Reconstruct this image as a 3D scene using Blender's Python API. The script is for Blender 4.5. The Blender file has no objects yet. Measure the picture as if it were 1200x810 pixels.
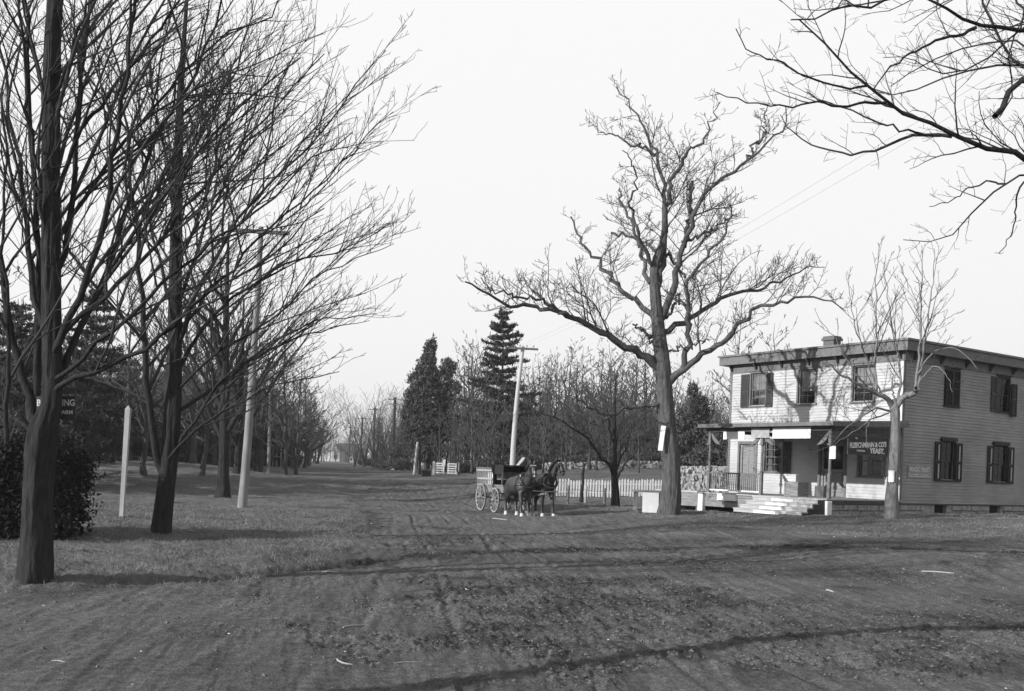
import bpy, math, random
import numpy as np
from mathutils import Matrix, Vector
PI = math.pi
S = bpy.context.scene
COL = S.collection
# ------------------------------------------------------------------ camera geometry
F_PX, U0, V0, ROLL, EYE = 1158.0, 594.8, 548.6, math.atan(.036), 1.8
CR, SR = math.cos(ROLL), math.sin(ROLL)
def ray(u, v):
    a = (u-U0)/F_PX; b = -(v-V0)/F_PX
    return a*CR-b*SR, a*SR+b*CR
def PT(u, v, D):
    """world point seen at photo pixel (u,v) at distance D in front of the camera"""
    x, z = ray(u, v)
    return np.array([x*D, D, EYE+z*D])
cam_d = bpy.data.cameras.new('camera'); cam = bpy.data.objects.new('camera', cam_d); COL.objects.link(cam)
cam.matrix_world = Matrix(((CR, -SR, 0, 0), (0, 0, -1, 0), (SR, CR, 0, EYE), (0, 0, 0, 1)))
cam_d.sensor_width = 36; cam_d.lens = F_PX/1200*36
cam_d.shift_x = (600-U0)/1200; cam_d.shift_y = (V0-405)/1200
cam_d.clip_start = .1; cam_d.clip_end = 6000
S.camera = cam

# ------------------------------------------------------------------ materials (the photograph is black and white)
def mat(name, v, rough=.85, var=.25, scale=8., bump=0., bscale=None, stretch=(1, 1, 1), spec=.25, detail=6., var2=0., scale2=1.):
    m = bpy.data.materials.new(name); m.use_nodes = True
    nt = m.node_tree; N = nt.nodes; L = nt.links
    b = N['Principled BSDF']
    b.inputs['Roughness'].default_value = rough
    b.inputs['Specular IOR Level'].default_value = spec
    tc = N.new('ShaderNodeTexCoord'); mp = N.new('ShaderNodeMapping'); mp.inputs['Scale'].default_value = stretch
    L.new(tc.outputs['Object'], mp.inputs['Vector'])
    n = N.new('ShaderNodeTexNoise'); n.inputs['Scale'].default_value = scale; n.inputs['Detail'].default_value = detail; n.inputs['Roughness'].default_value = .65
    L.new(mp.outputs[0], n.inputs['Vector'])
    mr = N.new('ShaderNodeMapRange')
    mr.inputs['From Min'].default_value = .3; mr.inputs['From Max'].default_value = .7
    mr.inputs['To Min'].default_value = v*(1-var); mr.inputs['To Max'].default_value = v*(1+var)
    L.new(n.outputs[0], mr.inputs['Value'])
    out = mr.outputs[0]
    if var2:
        n2 = N.new('ShaderNodeTexNoise'); n2.inputs['Scale'].default_value = scale2; n2.inputs['Detail'].default_value = 3
        L.new(tc.outputs['Object'], n2.inputs['Vector'])
        m2 = N.new('ShaderNodeMapRange'); m2.inputs['From Min'].default_value = .35; m2.inputs['From Max'].default_value = .65
        m2.inputs['To Min'].default_value = 1-var2; m2.inputs['To Max'].default_value = 1+var2
        L.new(n2.outputs[0], m2.inputs['Value'])
        mu = N.new('ShaderNodeMath'); mu.operation = 'MULTIPLY'
        L.new(out, mu.inputs[0]); L.new(m2.outputs[0], mu.inputs[1]); out = mu.outputs[0]
    cb = N.new('ShaderNodeCombineColor')
    for k in range(3): L.new(out, cb.inputs[k])
    L.new(cb.outputs[0], b.inputs['Base Color'])
    if bump:
        nb = N.new('ShaderNodeTexNoise'); nb.inputs['Scale'].default_value = bscale or scale*2; nb.inputs['Detail'].default_value = 5
        L.new(mp.outputs[0], nb.inputs['Vector'])
        bp = N.new('ShaderNodeBump'); bp.inputs['Strength'].default_value = 1.; bp.inputs['Distance'].default_value = bump
        L.new(nb.outputs[0], bp.inputs['Height']); L.new(bp.outputs[0], b.inputs['Normal'])
    return m
M = dict(
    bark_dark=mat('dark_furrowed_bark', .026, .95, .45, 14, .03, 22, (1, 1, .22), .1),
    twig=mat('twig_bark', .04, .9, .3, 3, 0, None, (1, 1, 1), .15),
    bark_oak=mat('oak_bark', .075, .95, .45, 12, .04, 16, (1, 1, .25), .1),
    twig_oak=mat('oak_twig_bark', .05, .9, .3, 3),
    bark_pale=mat('pale_smooth_bark', .15, .9, .35, 9, .01, 16, (1, 1, .4)),
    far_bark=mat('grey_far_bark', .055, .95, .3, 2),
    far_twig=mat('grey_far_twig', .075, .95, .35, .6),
    needle=mat('dark_needles', .045, .8, .4, 1.5),
    cedar=mat('cedar_scales', .055, .85, .45, 1.2),
    shrub=mat('shrub_leaves', .011, .8, .5, 3),
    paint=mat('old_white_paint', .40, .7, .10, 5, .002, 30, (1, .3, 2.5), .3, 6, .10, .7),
    paint_shaded=mat('weathered_shaded_paint', .24, .8, .16, 5, .002, 30, (.3, 1, 2.5), .2, 6, .15, .6),  # front paint made darker: the side wall's shade is in the colour
    trim=mat('grey_trim_paint', .13, .75, .25, 6, .002, 20),
    trim_dark=mat('dark_trim_paint', .05, .6, .3, 6),
    shutter=mat('dark_shutter_paint', .010, .6, .35, 8),
    slat_pale=mat('pale_slats', .30, .7, .15, 8),
    white=mat('white_board', .66, .7, .06, 6, 0, None, (1, 1, 1), .3, 6, .06, 2.),
    corner=mat('white_corner_board', .52, .7, .12, 6),
    porchfloor=mat('worn_porch_boards', .36, .85, .25, 7, .003, 20, (.3, 2, 1)),
    step=mat('worn_step_boards', .34, .85, .25, 8, .003, 20, (3, .3, 3)),
    plank=mat('weathered_planks', .19, .9, .35, 7, .004, 18, (.4, .4, 3)),
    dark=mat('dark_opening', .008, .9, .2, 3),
    black=mat('black_paint', .015, .5, .3, 8),
    stone=mat('foundation_stone', .24, .95, .4, 5, .03, 9, (1, 1, 1.4)),
    rubble=mat('pale_rubble_stone', .28, .95, .35, 4, .03, 9),
    brick=mat('sooty_brick', .11, .95, .35, 12, .006, 30, (1, 1, 3)),
    roof=mat('tin_roof', .14, .7, .25, 3),
    roof_porch=mat('porch_roof_shingles', .17, .85, .3, 9, .004, 20),
    pole=mat('bare_pole_wood', .19, .85, .35, 8, .006, 18, (1, 1, .12), .2, 6, .12, 1.),
    pole_white=mat('whitewashed_pole', .4, .8, .12, 6, .004, 18, (1, 1, .15)),
    stake=mat('whitewashed_stake', .3, .8, .22, 6, .003, 18, (1, 1, .2)),
    fence=mat('whitewashed_pickets', .5, .8, .16, 6, .002, 20, (1, 1, .5)),
    wood=mat('old_grey_wood', .12, .9, .4, 8, .005, 20, (1, 1, .3)),
    iron=mat('dark_iron', .02, .5, .3, 10),
    wagon=mat('faded_wagon_paint', .16, .75, .3, 8),
    wagon_dark=mat('dark_wagon_cover', .018, .9, .4, 5),
    horse=mat('dark_horse_coat', .010, .55, .4, 4, 0, None, (1, 1, 1), .5),
    horse_lit=mat('brown_horse_coat', .032, .5, .35, 4, 0, None, (1, 1, 1), .5),
    mane=mat('black_mane', .010, .7, .4, 20),
    leather=mat('harness_leather', .02, .4, .3, 20, 0, None, (1, 1, 1), .5),
    strap=mat('pale_harness_strap', .45, .6, .2, 20),
    stick=mat('peeled_stick', .3, .8, .2, 20),
    pebble=mat('pebbles', .10, .95, .4, 2.5),
    chip=mat('pale_chips', .60, .8, .25, 2),
    farroof=mat('far_dark_roof', .06, .9, .2, 2),
    cloth=mat('window_curtain', .36, .9, .15, 4),
    letter=mat('white_lettering', .75, .7, .08, 10),
    letter_dim=mat('faded_lettering', .5, .8, .2, 18),
    signface=mat('dark_sign_face', .03, .6, .3, 6),
    signgrey=mat('grey_sign_face', .30, .8, .25, 6),
)
def glass_mat():
    m = bpy.data.materials.new('window_glass'); m.use_nodes = True; nt = m.node_tree; N = nt.nodes; L = nt.links
    N.remove(N['Principled BSDF']); out = N['Material Output']
    t = N.new('ShaderNodeBsdfTransparent'); t.inputs[0].default_value = (.8, .8, .8, 1)
    g = N.new('ShaderNodeBsdfGlossy'); g.inputs['Roughness'].default_value = .06; g.inputs[0].default_value = (.4, .4, .4, 1)
    f = N.new('ShaderNodeFresnel'); f.inputs[0].default_value = 1.5
    mx = N.new('ShaderNodeMixShader'); L.new(f.outputs[0], mx.inputs[0]); L.new(t.outputs[0], mx.inputs[1]); L.new(g.outputs[0], mx.inputs[2])
    L.new(mx.outputs[0], out.inputs[0]); return m
M['glass'] = glass_mat()

# ------------------------------------------------------------------ object helpers
def tag(o, label=None, cat=None, group=None, kind=None):
    if label: o['label'] = label
    if cat: o['category'] = cat
    if group: o['group'] = group
    if kind: o['kind'] = kind
    return o
def empty(name, loc, rz=0., label=None, cat=None, group=None):
    o = bpy.data.objects.new(name, None); COL.objects.link(o)
    o.empty_display_size = .2
    o.location = [float(c) for c in loc]; o.rotation_euler = (0, 0, rz)
    return tag(o, label, cat, group)
def link(me, name, parent=None, m=None):
    o = bpy.data.objects.new(name, me); COL.objects.link(o)
    if m is not None and not me.materials: me.materials.append(m)
    if parent is not None: o.parent = parent
    return o
def np_mesh(name, V, F, m=None, smooth=True):
    """V (n,3), F (k,3|4) numpy -> mesh data"""
    me = bpy.data.meshes.new(name)
    V = np.ascontiguousarray(V, dtype=np.float32); F = np.ascontiguousarray(F, dtype=np.int32)
    k = F.shape[1]
    me.vertices.add(len(V)); me.vertices.foreach_set('co', V.ravel())
    me.loops.add(F.size); me.loops.foreach_set('vertex_index', F.ravel())
    me.polygons.add(len(F)); me.polygons.foreach_set('loop_start', np.arange(0, F.size, k, dtype=np.int32))
    me.polygons.foreach_set('loop_total', np.full(len(F), k, dtype=np.int32))
    me.polygons.foreach_set('use_smooth', np.full(len(F), smooth))
    me.update(calc_edges=True)
    if m: me.materials.append(m)
    return me
class MB:
    """collects boxes, bars, tubes into one mesh"""
    def __init__(s): s.V = []; s.F = []
    def poly(s, vs, fs):
        o = len(s.V); s.V += [tuple(map(float, v)) for v in vs]; s.F += [tuple(i+o for i in f) for f in fs]; return s
    def box(s, x0, x1, y0, y1, z0, z1):
        x0, x1 = min(x0, x1), max(x0, x1); y0, y1 = min(y0, y1), max(y0, y1); z0, z1 = min(z0, z1), max(z0, z1)
        return s.poly([(x0, y0, z0), (x1, y0, z0), (x1, y1, z0), (x0, y1, z0), (x0, y0, z1), (x1, y0, z1), (x1, y1, z1), (x0, y1, z1)],
                      [(0, 3, 2, 1), (4, 5, 6, 7), (0, 1, 5, 4), (1, 2, 6, 5), (2, 3, 7, 6), (3, 0, 4, 7)])
    def cham(s, x0, x1, y0, y1, z0, z1, c=.01):
        """box with bevelled vertical and top edges"""
        a = [(x0+c, y0), (x1-c, y0), (x1, y0+c), (x1, y1-c), (x1-c, y1), (x0+c, y1), (x0, y1-c), (x0, y0+c)]
        cx, cy = (x0+x1)/2, (y0+y1)/2
        b = [(cx+(x-cx)*(1-2*c/(x1-x0)), cy+(y-cy)*(1-2*c/(y1-y0))) for x, y in a]
        v = [(x, y, z0) for x, y in a]+[(x, y, z1-c) for x, y in a]+[(x, y, z1) for x, y in b]
        f = [tuple(range(7, -1, -1)), tuple(range(16, 24))]
        for r in (0, 8):
            f += [(r+i, r+(i+1) % 8, r+8+(i+1) % 8, r+8+i) for i in range(8)]
        return s.poly(v, f)
    def bar(s, p, q, w, h=None, up=(0, 0, 1)):
        p, q = Vector(p), Vector(q); h = h or w
        d = (q-p).normalized(); u = Vector(up)
        if abs(d.dot(u)) > .98: u = Vector((1, 0, 0))
        a = d.cross(u).normalized()*w/2; b = a.cross(d).normalized()*h/2
        v = [p-a-b, p+a-b, p+a+b, p-a+b, q-a-b, q+a-b, q+a+b, q-a+b]
        return s.poly(v, [(0, 3, 2, 1), (4, 5, 6, 7), (0, 1, 5, 4), (1, 2, 6, 5), (2, 3, 7, 6), (3, 0, 4, 7)])
    def tube(s, pts, rs, n=8, cap=True):
        pts = [Vector([float(c) for c in p]) for p in pts]
        if not hasattr(rs, '__len__'): rs = [rs]*len(pts)
        d0 = (pts[-1]-pts[0]).normalized(); ref = Vector((0, 0, 1)) if abs(d0.z) < .8 else Vector((1, 0, 0))
        vs = []; fs = []
        for i, p in enumerate(pts):
            t = (pts[min(i+1, len(pts)-1)]-pts[max(i-1, 0)]).normalized()
            a = t.cross(ref).normalized(); b = t.cross(a)
            for k in range(n):
                an = 2*PI*k/n; vs.append(p+(a*math.cos(an)+b*math.sin(an))*rs[i])
        for i in range(len(pts)-1):
            for k in range(n):
                k2 = (k+1) % n; fs.append((i*n+k, (i+1)*n+k, (i+1)*n+k2, i*n+k2))
        if cap: fs += [tuple(range(n)), tuple(range(len(vs)-1, len(vs)-n-1, -1))]
        return s.poly(vs, fs)
    def ring(s, c, axis, R, r, n=20, k=6, sq=1.):
        """torus of radius R around axis"""
        c = Vector(c); ax = Vector(axis).normalized(); ref = Vector((0, 0, 1)) if abs(ax.z) < .8 else Vector((1, 0, 0))
        a = ax.cross(ref).normalized(); b = ax.cross(a)
        vs = []; fs = []
        for i in range(n):
            t = 2*PI*i/n; rad = a*math.cos(t)+b*math.sin(t)
            for j in range(k):
                q = 2*PI*j/k; vs.append(c+rad*(R+r*math.cos(q))+ax*r*sq*math.sin(q))
        for i in range(n):
            for j in range(k):
                fs.append((i*k+j, ((i+1) % n)*k+j, ((i+1) % n)*k+(j+1) % k, i*k+(j+1) % k))
        return s.poly(vs, fs)
    def build(s, name, m, parent=None, smooth=False):
        me = bpy.data.meshes.new(name); me.from_pydata(s.V, [], s.F); me.materials.append(m)
        if smooth: me.polygons.foreach_set('use_smooth', [True]*len(me.polygons))
        me.update()
        return link(me, name, parent)
def copy_tree(o, parent=None):
    c = o.copy(); COL.objects.link(c); c.parent = parent
    for ch in list(o.children): copy_tree(ch, c)
    return c

# ------------------------------------------------------------------ numpy noise
def _h(ix, iy, seed):
    n = (ix.astype(np.int64)*374761393+iy.astype(np.int64)*668265263+seed*1442695041) & 0xffffffff
    n = ((n ^ (n >> 13))*1274126177) & 0xffffffff
    n = (n ^ (n >> 16)) & 0xffff
    return n/65535.
def vn(x, y, seed=0):
    ix = np.floor(x); iy = np.floor(y); fx = x-ix; fy = y-iy
    fx = fx*fx*(3-2*fx); fy = fy*fy*(3-2*fy)
    a = _h(ix, iy, seed); b = _h(ix+1, iy, seed); c = _h(ix, iy+1, seed); d = _h(ix+1, iy+1, seed)
    return (a*(1-fx)+b*fx)*(1-fy)+(c*(1-fx)+d*fx)*fy
def fbm(x, y, seed=0, oct=4):
    s = 0; a = .5; t = 0
    for k in range(oct):
        s = s+a*vn(x*2**k+k*17.3, y*2**k-k*9.1, seed+k); t += a; a *= .5
    return s/t
def sst(e0, e1, x):
    t = np.clip((x-e0)/(e1-e0), 0, 1); return t*t*(3-2*t)
def dist_poly(x, y, pts):
    d = np.full(x.shape, 1e9)
    for (ax, ay), (bx, by) in zip(pts[:-1], pts[1:]):
        vx, vy = bx-ax, by-ay; t = np.clip(((x-ax)*vx+(y-ay)*vy)/(vx*vx+vy*vy), 0, 1)
        d = np.minimum(d, np.hypot(x-ax-t*vx, y-ay-t*vy))
    return d
def inside(x, y, P):
    r = np.zeros(x.shape, bool)
    for (ax, ay), (bx, by) in zip(P, P[1:]+P[:1]):
        c = (ay > y) != (by > y)
        with np.errstate(divide='ignore', invalid='ignore'):
            r ^= c & (x < (bx-ax)*(y-ay)/(by-ay)+ax)
    return r
# ------------------------------------------------------------------ terrain
_base = np.array([(-400, 0), (0, 0), (45, 0), (80, .45), (129, 1.1), (159, 1.3), (193, 1.5), (256, 1.7), (350, 1.85), (600, 1.9), (1200, 2.2), (4000, 2.5)])
def base_z(y): return np.interp(y, _base[:, 0], _base[:, 1])
_anch = []
for (u, v, D) in [(1057, 600, 36.5), (1199, 603, 41.3), (829, 598, 39), (914, 604.5, 32.8), (968, 604, 33.5), (781, 603, 36), (760, 601, 36.5),
                  (721, 595, 43), (667, 588, 42.5), (686, 592, 42), (708, 594, 42), (660, 583, 48), (775, 583, 48), (720, 583, 48),
                  (650, 608, 38.5), (615, 606, 39), (572, 600, 41.5), (1200, 648, 20.5), (1000, 625, 28), (1120, 606, 34), (1043, 607, 33.2),
                  (900, 615, 30), (38, 683, 13.5), (188, 631, 21.5), (283, 598, 34.4), (262, 586, 42), (522, 557, 75), (488, 561, 80),
                  (650, 547, 76), (720, 546, 76), (790, 547, 74), (845, 560, 62), (600, 551, 80), (560, 556, 78), (800, 578, 51), (850, 577, 51),
                  (142, 612, 26), (0, 640, 19), (70, 638, 19), (110, 532, 75), (200, 540, 62), (20, 526, 75), (900, 556, 75), (1010, 560, 75),
                  (500, 620, 27.5), (400, 560, 62), (437, 547, 159), (460, 551, 129), (345, 547, 110), (314, 567, 70)]:
    p = PT(u, v, D); _anch.append((p[0], p[1], p[2]-base_z(D)))
for x, y, r in [(0, 5, 0), (8, 8, 0), (-8, 5, 0), (0, 14, 0), (6, 16, .05), (14, 10, .1), (1, 22, 0), (-30, 15, .1), (-40, 40, .5), (30, 20, .5), (30, 40, .7),
                (20, 45, .68), (22, 38, .68), (40, 70, 1.5), (0, 30, 0), (-3, 45, 0), (-14, 30, .15)]:
    _anch.append((x, y, r))
_anch = np.array(_anch)
def height0(x, y):
    x = np.asarray(x, float); y = np.asarray(y, float)
    num = np.zeros(x.shape); den = np.full(x.shape, 1e-3)
    for ax, ay, r in _anch:
        s = 1.3+.055*max(ay, 0)
        w = 1/(1+((x-ax)**2+(y-ay)**2)/(s*s))**2.2
        num += w*r; den += w
    return base_z(y)+num/den
# dirt / grass layout
LAWN = [(-400, -2), (-30, 7.5), (-12, 10.9), (-6.2, 12.3), (-4.2, 13.9), (-3.1, 16.5), (-3.2, 20), (-3.9, 27), (-5.6, 36), (-9, 54), (-23, 129), (-37, 200), (-90, 480), (-90, 3500), (-3500, 3500), (-3500, -2)]
BANK = [(400, 26), (40, 25), (12.8, 24.8), (8, 26.5), (5.2, 29.5), (4.6, 33), (3.9, 37), (3.1, 42), (2.0, 48), (-1.5, 62), (-4.5, 80), (-14.3, 132), (-28, 205), (-80, 485), (-80, 3500), (3500, 3500), (3500, 26)]
def dirtness(x, y):
    w = fbm(x*.8, y*.8, 3, 3)*1.6-.8+(fbm(x*4, y*4, 8, 2)-.5)*.6
    d = 1e9*np.ones(x.shape)
    for P in (LAWN, BANK):
        e = dist_poly(x, y, P+P[:1]); e = np.where(inside(x, y, P), -e, e)
        d = np.minimum(d, e)
    far = np.clip(y/60, 1, 6)
    return sst(-.55, .55, (d+w)/far)
TRACKS = []
DITCH = [(-12, 11.2), (-6.4, 12.7), (-4.6, 14.3), (-3.2, 16.6), (-2.2, 18.6)]
for off, wd, dp in ((-2.3, .07, .02), (-1.6, .05, .03), (-.9, .08, .02), (-.3, .05, .03), (.35, .06, .035), (1.0, .07, .02), (1.6, .05, .03), (2.1, .07, .03), (2.9, .05, .02), (3.6, .06, .03), (4.4, .08, .02), (5.4, .06, .025)):
    TRACKS.append(([(off*1.9+3.4, 2), (off*1.5+1.9, 10), (off*1.2+.8, 16), (off-.3, 23), (off*.9-1.6, 32), (off*.8-.1857*45+4.6, 45), (off*.8-.1857*150+4.6, 150)], wd, dp))
for off in (-1.0, -.5, .0, .35, .8, 1.3, 1.8, 2.4):
    TRACKS.append(([(40, 19+off), (20, 18.6+off), (12, 19+off), (6.5, 21.2+off), (3, 25.5+off), (.9, 31+off), (-.8, 40), (-3, 52)], .07, .035))
for off in (-.6, -.25, .1, .5, .95):
    TRACKS.append(([(-30, 6.3+off), (-12, 9.6+off), (-7, 11.1+off), (-4, 12.6+off), (-1.5, 16+off), (-.3, 22+off), (-1.2, 32), (-4, 48)], .07, .04))
for off in (-.8, .7):
    TRACKS.append(([(-30, 4.8+off), (-8, 9+off), (0, 11.5+off), (6, 13.6+off), (14, 14.6+off), (40, 14.4+off)], .10, .025))
DAMP_SHADE = [(DITCH, .28, 1.0), ([(-9, 11.8), (-6, 12.9), (-4.3, 14.5), (-3, 16.8), (-1.6, 19.3), (0, 21.2), (2, 22.5), (5, 22.8), (9, 20.8), (14, 19.6), (30, 19)], .45, 1.0),  # first two bands paint the trunk's cast shadow in with the damp soil
        ([(-2, 19), (1, 19.5), (4, 19.2), (7, 18)], 1.1, .45), ([(2.5, 24), (6, 24.3), (9, 23.3), (14, 22.6), (30, 22)], .8, .55),
        ([(.5, 9), (1.2, 12), (.5, 15)], .7, .3), ([(3, 11), (6, 13), (8, 15)], .8, .3),
        ([(6, 24.2), (10, 22.6), (20, 21.5)], .7, .5),
        ([(-6.3, 21), (-3.5, 26), (-5, 36)], .35, .7), ([(7, 12.2), (8.6, 13), (12, 13.4)], .3, .8)]
def terrain(x, y):
    z = height0(x, y); dirt = dirtness(x, y)
    near = 1-sst(45, 80, np.hypot(x, y))
    tr = np.zeros(x.shape)
    for pts, wd, dp in TRACKS:
        d = dist_poly(x+(fbm(x*.2, y*.2, 21, 2)-.5)*.3, y, pts)
        tr += -dp*np.exp(-(d/wd)**2)+dp*.6*np.exp(-((d-2*wd)/wd)**2)
    tr = np.clip(tr, -.03, .018)
    damp_shade = np.zeros(x.shape)
    for pts, wd, a in DAMP_SHADE:
        d = dist_poly(x, y, pts)+(fbm(x*1.3, y*1.3, 5, 3)-.5)*1.2
        damp_shade = np.maximum(damp_shade, a*np.exp(-np.clip(d, 0, 9)**2/(wd*wd)))
    ac = x+.1857*y
    streak = (fbm(ac*5, y*.45, 31, 3)-.5)*.024+(fbm(ac*14, y*1.2, 33, 2)-.5)*.020
    reg = np.exp(-(((x-2.5)/4.5)**2+((y-13)/6.)**2))*.30+np.exp(-(((x-9)/3.)**2+((y-15)/3.)**2))*.2-.30*np.exp(-(((x+4)/3.2)**2+((y-10)/3.)**2))
    rough_patch = sst(.42, .64, fbm(x*.5, y*.5, 77, 4)+reg-.06)
    lump = (fbm(x*1.3, y*1.3, 41, 3)-.5)*.04+np.maximum(fbm(x*9, y*9, 51, 3)-.55, 0)*.13*rough_patch+(fbm(x*20, y*20, 61, 2)-.5)*.030*(.3+rough_patch)
    gz = (fbm(x*1.2, y*1.2, 91, 4)-.5)*.16+(fbm(x*9, y*9, 95, 2)-.5)*.05
    z = z+near*(dirt*(tr*(.62+.38*sst(16, 24, y))*np.clip(2.2*fbm(x*.9, y*.9, 12, 3)-.45, .0, 1.)+streak+lump*(.3+.8*rough_patch)+damp_shade*(fbm(ac*7, y*2., 71, 3)-.5)*.07)+(1-dirt)*gz)
    # a small raised verge with a colour-shaded rut where the lawn meets the cross road
    z = z-near*.14*np.exp(-(dist_poly(x, y, DITCH)/.22)**2)+near*.10*(1-dirt)*sst(0, 1.2, dist_poly(x, y, DITCH))*(x < 0)
    damp_shade = np.clip(np.maximum(damp_shade, .6*rough_patch*dirt*sst(.45, .6, fbm(x*1.7, y*1.7, 15, 3))), 0, 1)
    return z, dirt, damp_shade
def zg(x, y): return float(terrain(np.array([float(x)]), np.array([float(y)]))[0][0])

# polar sheet around the camera: fine where the camera looks, coarse elsewhere
rows = [1.2]
while rows[-1] < 60: rows.append(rows[-1]*(1.0048 if rows[-1] > 6 else 1.02))
while rows[-1] < 400: rows.append(rows[-1]*1.012)
while rows[-1] < 3400: rows.append(rows[-1]*1.12)
rows = np.array(rows)
fine = np.radians(np.linspace(-33, 36, 820)); step = 4.
lo = np.radians(np.arange(-180, -33, step)); hi = np.radians(np.arange(36+step, 180, step))
ang = np.concatenate([lo, fine, hi]); na = len(ang); nr = len(rows)
A, Rr = np.meshgrid(ang, rows)
gx = (np.sin(A)*Rr).ravel(); gy = (np.cos(A)*Rr).ravel()
gx = np.append(gx, 0); gy = np.append(gy, 0)
gzv, gdirt, gdamp_shade = terrain(gx, gy)
GV = np.stack([gx, gy, gzv], 1)
i = np.arange(nr-1)[:, None]*na; j = np.arange(na)[None, :]; j2 = (j+1) % na
GF = np.stack([i+j, i+na+j, i+na+j2, i+j2], -1).reshape(-1, 4)[:, ::-1]
cen = nr*na
fd = gdirt[GF].mean(1)
GF = GF.astype(np.int32)
def ground_mat():
    m = bpy.data.materials.new('earth_and_turf'); m.use_nodes = True; nt = m.node_tree; N = nt.nodes; L = nt.links
    b = N['Principled BSDF']; b.inputs['Roughness'].default_value = .95; b.inputs['Specular IOR Level'].default_value = .12
    g = N.new('ShaderNodeNewGeometry')
    def noise(sc, det=5, st=None, rough=.6):
        n = N.new('ShaderNodeTexNoise'); n.inputs['Scale'].default_value = sc; n.inputs['Detail'].default_value = det; n.inputs['Roughness'].default_value = rough
        if st:
            mp = N.new('ShaderNodeMapping'); mp.inputs['Scale'].default_value = st; mp.inputs['Rotation'].default_value = (0, 0, -math.atan(.1857))
            L.new(g.outputs['Position'], mp.inputs['Vector']); L.new(mp.outputs[0], n.inputs['Vector'])
        else: L.new(g.outputs['Position'], n.inputs['Vector'])
        return n.outputs[0]
    def mr(x, a, b_, c, d):
        n = N.new('ShaderNodeMapRange'); L.new(x, n.inputs['Value'])
        for k, v in zip(('From Min', 'From Max', 'To Min', 'To Max'), (a, b_, c, d)): n.inputs[k].default_value = v
        return n.outputs[0]
    def op(o, x, y):
        n = N.new('ShaderNodeMath'); n.operation = o
        for k, v in ((0, x), (1, y)):
            if isinstance(v, (int, float)): n.inputs[k].default_value = v
            else: L.new(v, n.inputs[k])
        return n.outputs[0]
    def attr(nm):
        n = N.new('ShaderNodeAttribute'); n.attribute_name = nm; return n.outputs['Fac']
    dirt = mr(noise(.55, 5), .3, .7, .10, .15)
    dirt = op('MULTIPLY', dirt, mr(noise(9, 6, None, .8), .32, .68, .5, 1.5))
    dirt = op('MULTIPLY', dirt, mr(noise(38, 6, None, .85), .33, .67, .45, 1.55))
    dirt = op('MULTIPLY', dirt, mr(noise(1., 5, (6, .35, 1)), .35, .65, .76, 1.24))
    dark = op('SUBTRACT', 1., op('MULTIPLY', attr('damp_shade'), mr(noise(11, 6, (1, .3, 1), .8), .36, .60, .35, .97)))
    dirt = op('MULTIPLY', dirt, dark)
    gr = mr(noise(.4, 4), .3, .7, .095, .165)
    gr = op('MULTIPLY', gr, mr(noise(5, 6, None, .8), .3, .7, .55, 1.45))
    gr = op('MULTIPLY', gr, mr(noise(32, 6, None, .85), .33, .67, .45, 1.55))
    mx = N.new('ShaderNodeMix'); mx.data_type = 'FLOAT'
    L.new(attr('dirt'), mx.inputs[0]); L.new(gr, mx.inputs[2]); L.new(dirt, mx.inputs[3])
    cb = N.new('ShaderNodeCombineColor')
    for k in range(3): L.new(mx.outputs[0], cb.inputs[k])
    L.new(cb.outputs[0], b.inputs['Base Color'])
    bp = N.new('ShaderNodeBump'); bp.inputs['Distance'].default_value = .05; bp.inputs['Strength'].default_value = 1
    hh = op('ADD', noise(28, 6, None, .7), op('MULTIPLY', noise(90, 3), .35))
    L.new(hh, bp.inputs['Height']); L.new(bp.outputs[0], b.inputs['Normal'])
    return m
M['ground'] = ground_mat()
def sub_sheet(name, faces, extra=None):
    used = np.unique(faces); mp = np.full(len(GV), -1, np.int32); mp[used] = np.arange(len(used))
    me = np_mesh(name, GV[used], mp[faces], M['ground'])
    for nm, arr in (('dirt', gdirt), ('damp_shade', gdamp_shade)):
        at = me.attributes.new(nm, 'FLOAT', 'POINT'); at.data.foreach_set('value', arr[used].astype(np.float32))
    return tag(link(me, name), kind='structure')
sub_sheet('ground', GF[fd <= .5]); sub_sheet('road', GF[fd > .5])
# closing disc under the camera
me = bpy.data.meshes.new('road_patch')
ringv = [tuple(GV[k]) for k in range(na)]
me.from_pydata(ringv+[tuple(GV[cen])], [], [(k, na, (k+1) % na) for k in range(na)][::1]); me.materials.append(M['ground'])
at = me.attributes.new('dirt', 'FLOAT', 'POINT'); at.data.foreach_set('value', [1.]*(na+1)); me.attributes.new('damp_shade', 'FLOAT', 'POINT')
tag(link(me, 'road_patch'), kind='structure')

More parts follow.
